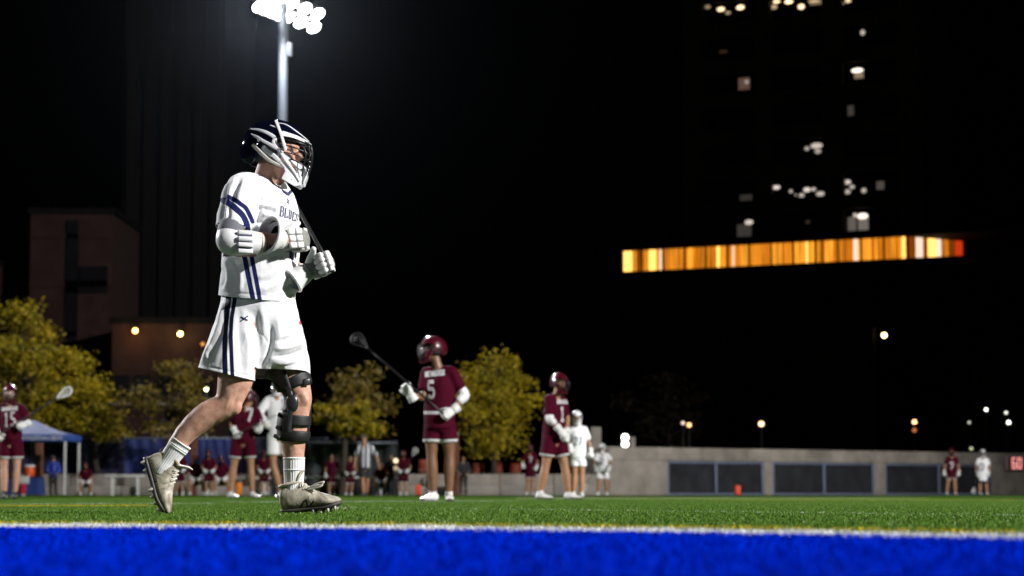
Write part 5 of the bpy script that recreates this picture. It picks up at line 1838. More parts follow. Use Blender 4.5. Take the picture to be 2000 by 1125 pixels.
# ---- shorts
rows = [(555, 433, 572, .165), (585, 431, 577, .172), (615, 424, 583, .175), (645, 417, 589, .17), (672, 412, 592, .155)]
pel = tube([mp((a + b) / 2, y, .0) for y, a, b, d in rows], [(d, (b - a) / 2 * S0) for y, a, b, d in rows], side=(0, 1, 0), n=44, sub=4, sup=2.2)
rl = tube([mp(482, 615, -.06), mp(468, 655, -.08), mp(455, 695, -.095), mp(444, 731, -.10), mp(434, 764, -.10)], [(.115, .135), (.125, .137), (.132, .140), (.138, .142), (.140, .143)], side=(0, 1, 0), n=36, sub=5)
ll = tube([mp(532, 615, .07), mp(545, 655, .06), mp(554, 695, .055), mp(559.5, 727, .05), mp(563, 764, .045)], [(.115, .120), (.122, .116), (.125, .112), (.126, .110), (.127, .108)], side=(0, 1, 0), n=36, sub=5)
HV, HF = fuse([pel, rl, ll], 0.0046, 6)
HV, HF = cut(HV, HF, lambda V: (pxy(V)[:, 1] > 685) & (pxy(V)[:, 0] < 507), mp(443, 731, -.1), nrm((-.235, .02, -1)))
HV, HF = cut(HV, HF, lambda V: (pxy(V)[:, 1] > 685) & (pxy(V)[:, 0] > 500), mp(562, 731, .03), nrm((.06, -.17, -1)))
HV, HF = largest(HV, HF)
HP0 = pxy(HV)
NH = tri_normals(HV, HF)
HV = HV + NH * (vnoise(HV * (1, 1, .4), 8, 11) * .005 + vnoise(HV * (1, 1, .5), 26, 14) * .0014 + ridges(HV, 33, .8))[:, None]
HST = [
    ([(438, 588), (424, 635), (404, 685), (393, 716)], 4, 8), ([(446, 600), (432, 650), (414, 690), (404, 722)], 5, -8), ([(452, 640), (446, 680), (430, 728)], 5, 4),
    ([(430, 610), (414, 655), (397, 700)], 4, -6), ([(412, 672), (404, 690), (412, 718)], 4, 5), ([(468, 590), (466, 640), (470, 700), (474, 735)], 6, -3),
    ([(478, 640), (485, 680), (484, 735)], 6, 5), ([(497, 600), (500, 650), (497, 700), (498, 738)], 6, -6), ([(510, 595), (515, 640), (508, 690)], 6, 5), ([(528, 630), (530, 665), (520, 700), (508, 722)], 4, -12),
    ([(540, 610), (545, 650), (540, 690)], 6, 5), ([(535, 668), (565, 662), (596, 646)], 5, -7), ([(533, 682), (565, 678), (600, 664)], 5, 7), ([(530, 697), (565, 694), (602, 682)], 4.5, -7), ([(530, 710), (565, 708), (602, 699)], 5, 6),
    ([(548, 640), (570, 632), (588, 622)], 5, -5), ([(546, 626), (570, 616), (584, 606)], 5, 4), ([(530, 588), (555, 592), (574, 590)], 4, -3), ([(455, 583), (480, 590), (520, 588)], 4, -3),
    ([(528, 720), (560, 721), (603, 716)], 1.4, -3), ([(390, 712), (420, 719), (460, 728), (497, 737)], 1.4, -3), ([(503, 600), (506, 640), (522, 668), (530, 690)], 1.3, -3),
]
HV = folds(HV, HF, HST, 1.4)
HV = smooth(HV, HF, 1, .5)
st = np.maximum(poly_sd(HP0, [(447, 570), (446, 590), (441, 630), (439, 680), (440, 740)], 10), poly_sd(HP0, [(459, 570), (457.5, 590), (452, 630), (451.5, 680), (454.5, 745)], 7.5))
st = np.where(HV[:, 1] < Y0 + .0, st, -5)
shorts = mk('shorts', thicken(HV, HF, .002), m_white_shorts, hero, attrs={'trim': np.concatenate([st, st]), 'trim2': np.full(2 * len(HV), -5.0)})
hb = bvh_of((HV, HF))
mk('emblem', decal(logo_strokes(), .34, lambda u, v: (477 + u * 7.5 + v * .5, 622.5 - v * 6.5 - u * 1.0), hb, .002, 3), m_navy_print, shorts)
mk('emblem', decal([[(0, 0), (0, 1)], [(0, 1), (.6, .6)], [(.5, .5), (.6, 0)]], .4, lambda u, v: (585 + u * 4, 634 - v * 7), hb, .002, 3), M('red_print', (0.5, 0.02, 0.04), .6), shorts)

# ---- helmet
helmet(hero, mp(535, 297, -.0), nrm((1, -.13, -.02)), nrm((0.02, 0, 1)), (m_helmet_navy, m_helmet_white, m_cage_black), True)

# ---- elbow pad on the near arm
ep = mk('elbow_pad', fuse([tube([mp(449, 444, -.25), mp(447, 465, -.29), mp(452, 474, -.30), mp(478, 474, -.285), mp(500, 474, -.26)], [.052, .062, .063, .060, .054], n=24, sub=5)], .006, 3), m_pad, hero)
mk('elbow_cap', ball(mp(446, 473, -.313), (.052, .045, .056), 22), m_pad, ep)
for i in range(4):
    z = 455 + i * 11.5
    dyo = (-.052, -.066, -.066, -.055)[i]
    mk('pad_slab', bbox(mp(479, z, -.283 + dyo), (.074, .020, .0225), .006, [nrm((1, .38, -.02)), nrm((-.38, 1, (-.35, -.1, .1, .35)[i])), (0, 0, 1)]), m_pad, ep)
    if i < 3:
        mk('pad_seam', bbox(mp(479, z + 5.7, -.283 + (-.052, -.060, -.055)[i]), (.068, .014, .005), .002, [nrm((1, .38, -.02)), nrm((-.38, 1, 0)), (0, 0, 1)]), m_pad_trim, ep)
mk('pad_rim', tube([mp(452 + 26 * math.cos(a), 440 + 5 * math.sin(a) + 3 * math.cos(a), -.250 - .057 * math.sin(a)) for a in np.linspace(0, 2 * PI, 15)], [.0075] * 15, n=8, sub=2), m_pad_under, ep)
sl_ = mk('undersleeve', tube([mp(454, 438, -.240), mp(452, 446, -.255), mp(449, 456, -.275)], [.060, .064, .063], n=24, sub=3), m_pad_under, ep)
mk('wrist_tape', tube([mp(496, 475, -.265), mp(505, 475, -.255), mp(514, 475, -.245)], [(.0475, .049), (.049, .050), (.046, .048)], n=24, sub=3, cap='flat'), m_tape, hero)
mk('tape_edge', tube([mp(505, 475, -.255), mp(508.5, 475, -.251)], [.052, .0515], n=24, sub=2, cap='flat'), m_tape, hero)

# ---- gloves
glove(hero, mp(548, 469, -.205), mp(589, 467, -.135), (-.35, 1, -.1), 1.08, (38, 72, 55), 1, cuff=.084, cuff_dir=(-.66, -.66, .20), thumb_dir=(.75, .25, .55))
glove(hero, mp(597, 531, -.075), mp(637, 516, -.085), (.30, -1, .25), 1.02, (48, 78, 62), -1, cuff=.056, cuff_dir=(-.75, -.25, -.55), thumb_dir=(.35, -.55, .75))

# ---- stick held in both gloves: a thing of its own
A_, B_ = mp(647, 525, -.12), mp(516, 287, .38)
stick = thing('lacrosse_stick', A_, 'black lacrosse stick held across the chest by the walking player in white', 'stick')
ax_ = nrm(B_ - A_)
mk('shaft', tube([A_, A_ + (B_ - A_) * .5, B_], [.0098, .0095, .0095], side=(0, 1, 0), n=8, sub=2, cap='flat'), m_shaft, stick)
mk('butt_end', tube([A_ - ax_ * .012, A_ + ax_ * .02], [.0125, .0115], n=10, sub=2), m_shaft, stick)
def stick_head(parent, B, ax, side, L=.22, w=.075, mat=None):
    """open oval head with net at the end of a shaft"""
    side = nrm(vec(side) - np.dot(side, ax) * ax); n_ = np.cross(ax, side)
    pts = [B - side * .012, B + ax * L * .25 - side * w * .5, B + ax * L * .7 - side * w, B + ax * L * .95 - side * w * .75, B + ax * L * 1.05, B + ax * L * .95 + side * w * .75, B + ax * L * .7 + side * w, B + ax * L * .25 + side * w * .5, B + side * .012]
    h = mk('head', tube(pts, [.010] * len(pts), side=tuple(n_), n=8, sub=3), mat or m_stick_head, parent)
    V, F = [], []
    for i in range(9):
        f = i / 8
        for j in range(7):
            g = j / 6 * 2 - 1
            ww = w * (.25 + .75 * math.sin(min(1, f * 1.25) * PI / 2)) * (1 if f < .8 else 1 - (f - .8) * 1.6)
            V.append(B + ax * L * (.12 + f * .85) + side * g * ww - n_ * .05 * (1 - g * g) * math.sin(f * PI))
    for i in range(8):
        for j in range(6):
            a = i * 7 + j
            if (i + j) % 2 == 0: F.append((a, a + 1, a + 8, a + 7))
    mk('net', (np.array(V), F), m_net if mat not in (m_shaft, m_helmet_black) else mat, h)
    return h
stick_head(stick, B_, ax_, (0.3, 1, 0), .12, .05, m_shaft)

# ---- knee brace on the front leg
kb = tube([mp(571, 738, .05), mp(577, 749, .05), mp(581, 759, .048)], [(.083, .084), (.078, .078), (.073, .072)], n=28, sub=3, cap=None)
brace = mk('knee_brace', thicken(kb[0], [tuple(f) for f in kb[1]], -.005), m_brace, hero)
def arcshell(pts, radii, a0, a1, name, mat=m_brace, th=.006, n=14):
    P = crom(np.array([list(p) for p in pts]), 4); R_ = crom(np.array([[r, r] for r in radii]), 4)[:, 0]
    V, F = [], []
    for p, r in zip(P, R_):
        for k in range(n + 1):
            a = rad(a0 + (a1 - a0) * k / n)
            V.append(p + r * np.array((math.cos(a), -math.sin(a), 0)))
    for i in range(len(P) - 1):
        for k in range(n):
            o = i * (n + 1) + k
            F.append((o, o + 1, o + n + 2, o + n + 1))
    V, F = thicken(np.array(V), F, -th)
    return mk(name, (V, F), mat, brace)
# angles: 0 right, 90 towards the camera, 180 left, 270 away
arcshell([mp(560, 712, .055), mp(566, 735, .05), mp(575, 765, .048)], [.093, .092, .077], 92, 262, 'thigh_shell')
arcshell([mp(580, 762, .046), mp(583, 780, .045), mp(580, 806, .046)], [.069, .065, .064], 128, 196, 'side_strut')
arcshell([mp(576, 806, .05), mp(574, 830, .052), mp(573, 860, .055)], [.075, .078, .073], 96, 262, 'calf_shell')
for y0_, y1_, r0, r1, x in ((812, 829, .072, .074, 577), (842, 860, .074, .068, 574.5)):
    t_ = tube([mp(x, y0_, .05), mp(x - .5, (y0_ + y1_) / 2, .05), mp(x - 1, y1_, .052)], [(r0, r0), (r0 * 1.01, r0 * 1.01), (r1, r1)], n=28, sub=3, cap=None)
    mk('calf_strap', thicken(t_[0], t_[1], -.005), m_brace, brace)
mk('hinge', ball(mp(571, 787, -.028), (.029, .015, .044), 18), m_brace_metal, brace)
mk('hinge_rim', tube([mp(571 + 10.5 * math.cos(a), 787 + 17 * math.sin(a), -.030) for a in np.linspace(0, 2 * PI, 15)], [.0042] * 15, n=8, sub=2), m_brace_metal, brace)
mk('hinge', ball(mp(600, 800, .10), (.018, .013, .044), 14), m_brace_metal, brace)
mk('side_bar', tube([mp(549, 726, -.03), mp(560, 752, -.03), mp(569, 780, -.03), mp(566, 806, -.03), mp(563, 838, -.022)], [(.006, .016), (.006, .015), (.007, .014), (.006, .015), (.006, .017)], side=(0, 1, 0), n=10, sub=4), m_brace_metal, brace)
mk('side_bar', tube([mp(601, 745, .105), mp(604, 790, .105), mp(600, 845, .105)], [(.006, .012)] * 3, side=(0, 1, 0), n=10, sub=4), m_brace_metal, brace)
mk('buckle', bbox(mp(599, 746, -.012), (.036, .014, .034), .005, [nrm((1, .5, .1)), nrm((-.5, 1, 0)), (0, 0, 1)]), m_brace_metal, brace)
mk('buckle', bbox(mp(573.5, 846, -.022), (.004, .006, .050), .001), m_steel, brace)
for x, y in ((545, 746), (543, 757), (549, 812), (545, 836), (541, 853)):
    mk('strap_tab', bbox(mp(x, y, .0), (.034, .03, .020), .006, [nrm((1, 0, -.5)), (0, 1, 0), nrm((.5, 0, 1))]), m_brace, brace)

# ---- socks and shoes
def sock(pts, radii, name='sock'):
    return mk(name, tube(pts, radii, side=(0, 1, 0), n=104, sub=6, cap='flat', rib=(26, .022)), m_sock, hero)
s1 = sock([mp(574.2, 893, .055), mp(574.2, 915, .055), mp(574, 940, .055), mp(574, 962, .052), mp(580, 978, .05)], [.0515, .050, .0465, .046, .042])
for y in (895.5, 918):
    mk('sock_band', tube([mp(574.2, y - 1.2, .055), mp(574.2, y + 1.2, .055)], [.054 if y < 900 else .0525] * 2, n=32, sub=1, cap='flat'), m_sock, s1)
s2 = sock([mp(354, 865, -.12), mp(341, 882, -.12), mp(328, 901, -.12), mp(319, 914, -.12), mp(312, 926, -.12)], [.051, .048, .043, .044, .04])
for f in (0, .22, .30):
    a = mp(354, 865, -.12) * (1 - f) + mp(328, 901, -.12) * f
    t_ = nrm(mp(328, 901, -.12) - mp(354, 865, -.12))
    mk('sock_band', tube([a - t_ * .004, a + t_ * .004], [.0535 - f * .006] * 2, n=32, sub=1, cap='flat'), m_sock, s2)
fr = shoe(hero, mp(549, 1002.5, .045), (1, -.12, .085), (-.07, 0, 1), .300, (m_shoe, m_sole), True, zs=1.30)
rr_ = shoe(hero, mp(281, 893, -.12), (.29, -.05, -.955), (.95, .02, .29), .292, (m_shoe, m_sole), True, zs=1.38)
bpy.context.view_layer.update()
def shape_of(o):
    b = BASE[o]
    return np.array([v.co[:] for v in o.data.vertices]) + b, [tuple(p.vertices) for p in o.data.polygons]
fb, rb_ = bvh_of(shape_of(fr)), bvh_of(shape_of(rr_))
mk('emblem', decal([[(585, 992), (597, 975.5)], [(597, 975.5), (601.5, 993.5)], [(601.5, 993.5), (613, 977.5)]], 2.6, lambda u, v: (u, v), fb, .0012, 6), m_black_print, fr)
mk('emblem', decal([[(284, 931.5), (305, 938)], [(305, 938), (284, 947)], [(284, 947), (304, 955.5)]], 6.4, lambda u, v: (u, v), rb_, .0008, 6), m_glove_dark, rr_)
mk('emblem', decal([[(285, 931), (304, 938)], [(304, 938), (285, 947)], [(285, 947), (303, 955)]], 2.6, lambda u, v: (u, v), rb_, .0012, 6), m_white_print, rr_)
# loose lace loops
k0 = mp(599, 955, -.0)
for e1, e2 in (((632, 940.5), (629, 945)), ((630, 946.5), (624, 951))):
    mk('lace', wire([k0, mp((599 + e1[0]) / 2, (955 + e1[1]) / 2 - 2, -.01), mp(*e1, -.015), mp(*e2, -.02), mp((599 + e2[0]) / 2, (955 + e2[1]) / 2 + 2, -.01), k0 + vec((0, 0, -.004))], .0034, 8), m_lace, fr)
k0 = mp(318, 948, -.14)
mk('lace', wire([k0, mp(327, 935, -.15), mp(333, 929, -.15), mp(331, 945, -.15), mp(322, 956, -.15), k0], .0034, 8), m_lace, rr_)
# ------------------------------------------------------------------ everyone else
def figure(label, Y, J, u=(0, -1, 0), team='maroon', k=1.0, skin=None, helm=True, gloves=True, word_=None, num=None, hem=None, band=None, sleeve=.5, socks=None, shoes=None,
           short_len=.9, group=None, cap=None, hair=None, pants=False, toes=None, vox=.013, jr=1.0, trimhem=None, elbow=()):
    """one person from joints given as photograph pixels (x, y, depth offset in metres)"""
    skin = skin or m_skin_tan
    sc = Y / FPX
    W = {a: vec(at(p[0], p[1], Y + (p[2] if len(p) > 2 else 0.0))) for a, p in J.items()}
    # keep the feet on the turf
    low = min(W['anL'][2], W['anR'][2])
    dz = 0.085 * k - low
    for a in W: W[a] = W[a] + np.array([0, 0, dz])
    base = ((W['anL'][0] + W['anR'][0]) / 2, Y, 0)
    t = thing('person', base, label, 'person', group)
    u = nrm(u); hw = nrm(np.array((0, 0, 1)) - u * u[2])
    hc = W['head']
    hipc = (W['hipL'] + W['hipR']) / 2; shc = (W['shL'] + W['shR']) / 2
    sv = nrm(W['shR'] - W['shL']); hv2 = nrm(W['hipR'] - W['hipL'])
    body = head_shapes(hc, u, hw, k)
    body.append(tube([W['neck'] - (0, 0, .06 * k), W['neck'] * .5 + hc * .5 - (0, 0, .03 * k), hc - u * .01], [.066 * k, .058 * k, .055 * k], n=10, sub=3))
    waist = hipc * .55 + shc * .45
    body.append(tube([hipc - (0, 0, .05 * k), hipc, waist, hipc * .25 + shc * .75, shc], [(.15 * k, .11 * k), (.155 * k, .11 * k), (.14 * k, .10 * k), (.155 * k, .115 * k), (.12 * k, .085 * k)], side=[hv2, hv2, sv, sv, sv], n=14, sub=3))
    body.append(tube([W['shL'], shc + (0, 0, .015), W['shR']], [.052 * k, .07 * k, .052 * k], n=10, sub=3))
    for s in 'LR':
        body.append(tube([W['sh' + s], W['sh' + s] * .5 + W['el' + s] * .5, W['el' + s], W['el' + s] * .55 + W['wr' + s] * .45, W['wr' + s]], [.052 * k, .048 * k, .042 * k, .041 * k, .031 * k], n=10, sub=3))
        kn, an, hp = W['kn' + s], W['an' + s], W['hip' + s]
        body.append(tube([hp, hp * .5 + kn * .5, kn, kn * .62 + an * .38, an], [.095 * k, .087 * k, .064 * k, .068 * k, .042 * k], n=12, sub=4))
    if not gloves:
        for s in 'LR':   # bare hands: palm, four fingers, thumb
            d = nrm(W['wr' + s] - W['el' + s]); wv = W['wr' + s]
            a = nrm(np.cross(d, (0.3, 1, 0.2)))
            body.append(tube([wv, wv + d * .05 * k, wv + d * .095 * k], [(.033 * k, .019 * k), (.042 * k, .018 * k), (.038 * k, .014 * k)], side=tuple(a), n=10, sub=2))
            for i, o in enumerate((-.03, -.010, .010, .03)):
                b = wv + d * .09 * k + a * o * k
                body.append(tube([b, b + d * (.04, .05, .047, .036)[i] * k, b + d * (.065, .08, .075, .055)[i] * k + np.cross(a, d) * .018 * k], [.0105 * k, .0098 * k, .009 * k], n=6, sub=2))
            body.append(tube([wv + d * .02 * k + a * .03 * k, wv + d * .05 * k + a * .055 * k, wv + d * .085 * k + a * .06 * k], [.013 * k, .012 * k, .01 * k], n=6, sub=2))
    bs = fuse(body, vox * k if gloves else .0095 * k, 2)
    bo = mk('body', bs, skin, t)
    cm, sm_ = {'maroon': (m_maroon_cloth, m_maroon_cloth), 'white': (m_white_cloth, m_white_cloth), 'ref': (m_grey_shirt, m_black_cloth), 'black': (m_black_cloth, m_black_cloth), 'blue': (m_blue_jacket, m_black_cloth), 'whiteblack': (m_white_cloth, m_black_cloth)}[team]
    # shirt
    hemp = hipc * 1.04 - shc * .04 if hem is None else hipc * (1 - hem) + shc * hem
    j = [tube([hemp - (0, 0, .02 * k), hipc * .8 + shc * .2, waist, hipc * .25 + shc * .75, shc - (0, 0, .01 * k)], [(.185 * k * jr, .155 * k * jr), (.185 * k * jr, .150 * k), (.182 * k * jr, .145 * k), (.190 * k, .145 * k), (.15 * k, .10 * k)], side=[hv2, hv2, sv, sv, sv], n=22, sub=4, cap='flat', sup=2.2),
         tube([W['shL'], shc + (0, 0, .02 * k), W['shR']], [.080 * k, .078 * k, .080 * k], n=14, sub=3)]
    for s in 'LR':
        e = W['sh' + s] * (1 - sleeve) + W['el' + s] * sleeve
        if sleeve > .95:
            j.append(tube([W['sh' + s], W['el' + s], W['wr' + s]], [.075 * k, .062 * k, .048 * k], n=12, sub=4))
        j.append(tube([W['sh' + s], W['sh' + s] * .5 + e * .5, e, e + nrm(e - W['sh' + s]) * .07 * k], [.078 * k, .080 * k, .078 * k, .076 * k], n=14, sub=3, cap='flat'))
    V, F = fuse(j, .0145 * k, 3)
    N = tri_normals(V, F)
    V = V + N * (vnoise(V * (1, 1, .5), 9 / k, int(Y * 7) % 50) * .008 * k + vnoise(V * (1, 1, .45), 20 / k, int(Y * 3) % 40) * .004 * k)[:, None]
    P = proj(V)
    tr = np.full(len(V), -5.0)
    if trimhem: tr = np.maximum(tr, 3 - np.abs(P[:, 1] - trimhem))
    if team == 'ref':
        tr = np.sin((V - shc) @ sv / .021) * 1.6
    jo = mk('shirt' if team == 'ref' else ('jacket' if team in ('blue', 'black') else 'jersey'), (V, F), cm, t, attrs={'trim': tr, 'trim2': np.full(len(V), -5.0)})
    b = bvh_of((V, F))
    pm_ = m_white_print if team == 'maroon' else m_navy_print
    if word_:
        x0, x1, yb, h, sl = word_[1]
        S = decal(word(word_[0], .2), .075, lambda a, c: (x0 + (x1 - x0) * a, yb + sl * a - h * c), b, .006, 2)
        if len(S[1]): mk('lettering', S, pm_, jo, flat=True)
    if num:
        x0, x1, yb, h = num[1]
        S = decal(word(num[0], .3), .13 if len(num[0]) > 1 else .24, lambda a, c: (x0 + (x1 - x0) * a, yb - h * c), b, .006, 3)
        if len(S[1]): mk('number', S, pm_, jo, flat=True)
    # shorts or trousers
    g = [tube([hipc + (shc - hipc) * .16, hipc, hipc - (0, 0, .10 * k)], [(.165 * k, .135 * k), (.178 * k, .145 * k), (.15 * k, .13 * k)], side=tuple(hv2), n=18, sub=3, cap='flat')]
    for s in 'LR':
        hp, kn, an = W['hip' + s], W['kn' + s], W['an' + s]
        if pants:
            g.append(tube([hp, hp * .5 + kn * .5, kn, an], [.105 * k, .095 * k, .078 * k, .066 * k], n=14, sub=4, cap='flat'))
        else:
            e = hp * (1 - short_len) + kn * short_len
            g.append(tube([hp, hp * .5 + e * .5, e], [.108 * k, .112 * k, .115 * k], n=16, sub=4, cap='flat'))
    V, F = fuse(g, .0145 * k, 3)
    N = tri_normals(V, F)
    V = V + N * (vnoise(V * (1, 1, .45), 11 / k, 5) * .007 * k)[:, None]
    tr = np.full(len(V), -5.0)
    if team == 'maroon':
        for s in 'LR':
            hp, kn = W['hip' + s], W['kn' + s]
            ax2 = nrm(kn - hp); l2 = np.linalg.norm(kn - hp) * short_len
            q = (V - hp) @ ax2
            dist = np.linalg.norm((V - hp) - q[:, None] * ax2, axis=1)
            near = dist < .16 * k
            tr = np.where(near, np.maximum(tr, (.022 * k - np.abs(q - (l2 - .012 * k))) * 120), tr)
    so = mk('trousers' if pants else 'shorts', (V, F), sm_, t, attrs={'trim': tr, 'trim2': np.full(len(V), -5.0)})
    # head gear
    if helm:
        hm = {'maroon': (m_helmet_maroon, m_helmet_maroon, m_cage_black), 'white': (m_helmet_white, m_helmet_white, m_cage_steel), 'whiteblack': (m_helmet_white, m_helmet_white, m_cage_steel)}[team]
        if helm == 'steel': hm = (m_helmet_maroon, m_helmet_maroon, m_cage_steel)
        helmet(t, hc + (0, 0, .01 * k), u, hw, hm, False, k)
    else:
        q0 = cap or m_hair
        V, F = ball(hc - u * .012 * k + hw * .022 * k, (.101 * k, .084 * k, .106 * k), 18, [u, np.cross(hw, u), hw])
        q = V - hc
        V, F = clip(V, F, (q @ hw) - .028 * k - .25 * (q @ u) if cap else (q @ hw) + .005 - .55 * (q @ u))
        c_ = mk('cap' if cap else 'hair', thicken(V, F, .004), q0, t)
        if cap:
            mk('visor', bbox(hc + u * .125 * k + hw * .040 * k, (.09 * k, .13 * k, .012 * k), .005, [nrm(u - hw * .15), np.cross(hw, u), hw]), cap, c_)
    # gloves, pads
    if gloves:
        for s in 'LR':
            d = nrm(W['wr' + s] - W['el' + s])
            if ('ha' + s) in W: d = nrm(W['ha' + s] - W['wr' + s])
            inward = nrm(hipc - W['wr' + s]) * .7 + np.array((0, .5, 0))
            glove(t, W['wr' + s] + d * .01, W['wr' + s] + d * .115 * k, inward, 1.15 * k, (40, 60, 45), 1 if s == 'L' else -1, fine=False, cuff=.062 * k)
    for s in elbow:
        a, e, w_ = W['sh' + s], W['el' + s], W['wr' + s]
        mk('elbow_pad', tube([a * .38 + e * .62, e * 1.02 - a * .02, e * .62 + w_ * .38], [.058 * k, .068 * k, .056 * k], n=14, sub=4), m_pad, t)
    # socks and shoes
    for i, s in enumerate('LR'):
        kn, an = W['kn' + s], W['an' + s]
        sm2 = socks or m_sock
        if not pants:
            mk('sock', tube([an * .62 + kn * .38 if socks is None or socks is m_sock else an * .8 + kn * .2, an * .85 + kn * .15, an - (0, 0, .03 * k)], [.047 * k, .043 * k, .046 * k], n=12, sub=2), sm2, t)
        td = vec((toes or {}).get(s, (u[0] * .6, min(-.4, u[1]), 0)))
        td[2] = 0; td = nrm(td)
        shoe(t, np.array((an[0], an[1], 0.008)) - td * .075 * k, td, (0, 0, 1), .30 * k, (shoes or m_shoe_clean, m_sole), False)
    return t, W

def stickfor(label, hands, tip, Y, head_mat=None, dy=(0, 0), back=.35, L=.24, w=.085, side=(1, .4, .5)):
    A = vec(at(*hands, Y + dy[0])); B = vec(at(*tip, Y + dy[1]))
    d = nrm(B - A)
    st = thing('lacrosse_stick', A, label, 'stick', 'lacrosse sticks held by players')
    mk('shaft', tube([A - d * back, A, B], [.0125, .0125, .012], n=8, sub=2, cap='flat'), m_shaft, st)
    stick_head(st, B, d, side, L, w, head_mat)
    return st

# player five
figure('tall maroon player numbered five with brown legs, one hand on hip, looking left', 28.2,
       dict(head=(847, 676, 0), neck=(856, 706), shL=(834, 722, .06), shR=(884, 721, -.03), elL=(826, 768, -.05), wrL=(803, 765, -.22), haL=(786, 738, -.28), elR=(906, 763, -.02), wrR=(886, 792, -.16), haR=(868, 804, -.22),
            hipL=(845, 818, .02), hipR=(873, 818, 0), knL=(843, 880, 0), knR=(878, 880, 0), anL=(846, 958, 0), anR=(877, 958, 0)),
       u=(-.93, -.30, .05), skin=m_skin_brown, word_=('MCMASTER', (831, 868, 737, 11, -4)), num=('5', (835, 850, 776, 30)), sleeve=.52, trimhem=806, short_len=.62, toes={'L': (-.6, -.8, 0), 'R': (.1, -1, 0)}, elbow='R', hem=-.10)
stickfor('long black stick of player five, its dark head high to the left', (792, 744), (716, 678), 28.2, m_helmet_black, (-.30, -.1), .62, .22, .075, (.6, .2, .8))
# maroon player walking
figure('maroon player walking right in front of a white player, both gloves at the waist', 36.2,
       dict(head=(1092, 744, 0), neck=(1087, 764), shL=(1072, 776, -.12), shR=(1097, 777, .12), elL=(1074, 812, -.18), wrL=(1092, 833, -.24), haL=(1104, 846, -.26), elR=(1108, 812, .12), wrR=(1107, 840, .0), haR=(1107, 852, -.05),
            hipL=(1074, 848, -.05), hipR=(1090, 848, .07), knL=(1066, 903, -.05), knR=(1103, 904, .05), anL=(1055, 957, -.05), anR=(1111, 960, .05)),
       u=(.62, -.78, -.02), skin=m_skin_tan, word_=('MCMASTER', (1088, 1108, 789, 8, 0)), num=('1', (1093, 1103, 821, 26)), sleeve=.62, short_len=.70, toes={'L': (.8, -.5, 0), 'R': (.85, -.45, 0)}, elbow='L')
# white player behind him
figure('white player numbered 27 close behind the walking maroon player', 53.5,
       dict(head=(1126, 815, 0), neck=(1126, 829), shL=(1117, 838, 0), shR=(1141, 838, 0), elL=(1112, 858, 0), wrL=(1113, 872, -.1), elR=(1150, 862, 0), wrR=(1154, 880, -.05), haR=(1156, 889, -.1),
            hipL=(1122, 890, 0), hipR=(1135, 890, 0), knL=(1122, 925, 0), knR=(1136, 926, 0), anL=(1120, 962, 0), anR=(1136, 963, 0)),
       u=(.05, -1, -.05), team='white', num=('27', (1121, 1137, 869, 15)), sleeve=.6, short_len=.55, skin=m_skin_tan)
# far maroon
figure('small far maroon player with bent arms, left of the maroon player walking', 88,
       dict(head=(1036, 873, 0), neck=(1036, 881), shL=(1028, 886, 0), shR=(1044, 886, 0), elL=(1021, 898, 0), wrL=(1021, 905, -.15), elR=(1050, 900, 0), wrR=(1048, 909, -.15),
            hipL=(1032, 919, 0), hipR=(1040, 919, 0), knL=(1031, 940, 0), knR=(1040, 940, 0), anL=(1028, 961, 0), anR=(1040, 961, 0)),
       u=(.2, -1, -.05), num=('7', (1032, 1040, 903, 10)), short_len=.6, k=.98, vox=.02)
# bending white player
figure('white player leaning over a stick near the left end of the tall wall', 86,
       dict(head=(1176, 874, -.1), neck=(1176, 883), shL=(1166, 888, -.1), shR=(1187, 888, -.1), elL=(1162, 901, -.15), wrL=(1163, 911, -.3), elR=(1194, 901, -.1), wrR=(1190, 912, -.25),
            hipL=(1171, 920, .1), hipR=(1184, 920, .1), knL=(1170, 942, 0), knR=(1184, 942, 0), anL=(1168, 962, 0), anR=(1186, 962, 0)),
       u=(-.5, -.85, -.2), team='white', short_len=.65, k=1.04, num=('2', (1171, 1179, 906, 11)), vox=.02)
stickfor('stick held low by the leaning white player, its head on the turf', (1163, 914), (1146, 945), 85.6, None, (0, -.2), .3, .26, .10)
# far right pair
figure('far maroon player standing square before the right end of the wall bays', 93.0,
       dict(head=(1858, 884, 0), neck=(1858, 892), shL=(1850, 897, 0), shR=(1867, 897, 0), elL=(1846, 911, 0), wrL=(1844, 923, -.05), elR=(1872, 911, 0), wrR=(1873, 923, -.05),
            hipL=(1854, 927, 0), hipR=(1863, 927, 0), knL=(1851, 947, 0), knR=(1865, 947, 0), anL=(1849, 965, 0), anR=(1866, 965, 0)),
       u=(-.1, -1, 0), num=('7', (1854, 1863, 916, 12)), short_len=.5, vox=.02)
figure('far white player with black shorts at the right, beside a stick on the turf', 93.0,
       dict(head=(1919, 888, 0), neck=(1919, 896), shL=(1911, 901, 0), shR=(1928, 901, 0), elL=(1906, 914, 0), wrL=(1908, 926, -.1), elR=(1933, 914, 0), wrR=(1931, 926, -.1),
            hipL=(1915, 929, 0), hipR=(1924, 929, 0), knL=(1914, 949, 0), knR=(1926, 949, 0), anL=(1914, 966, 0), anR=(1928, 966, 0)),
       u=(.1, -1, 0), team='whiteblack', num=('3', (1915, 1922, 918, 12)), hem=-.42, short_len=.85, vox=.02)
stickfor('pale stick standing by the far white player at the right edge', (1908, 928), (1903, 952), 92.8, None, (0, -.1), .3, .22, .09)
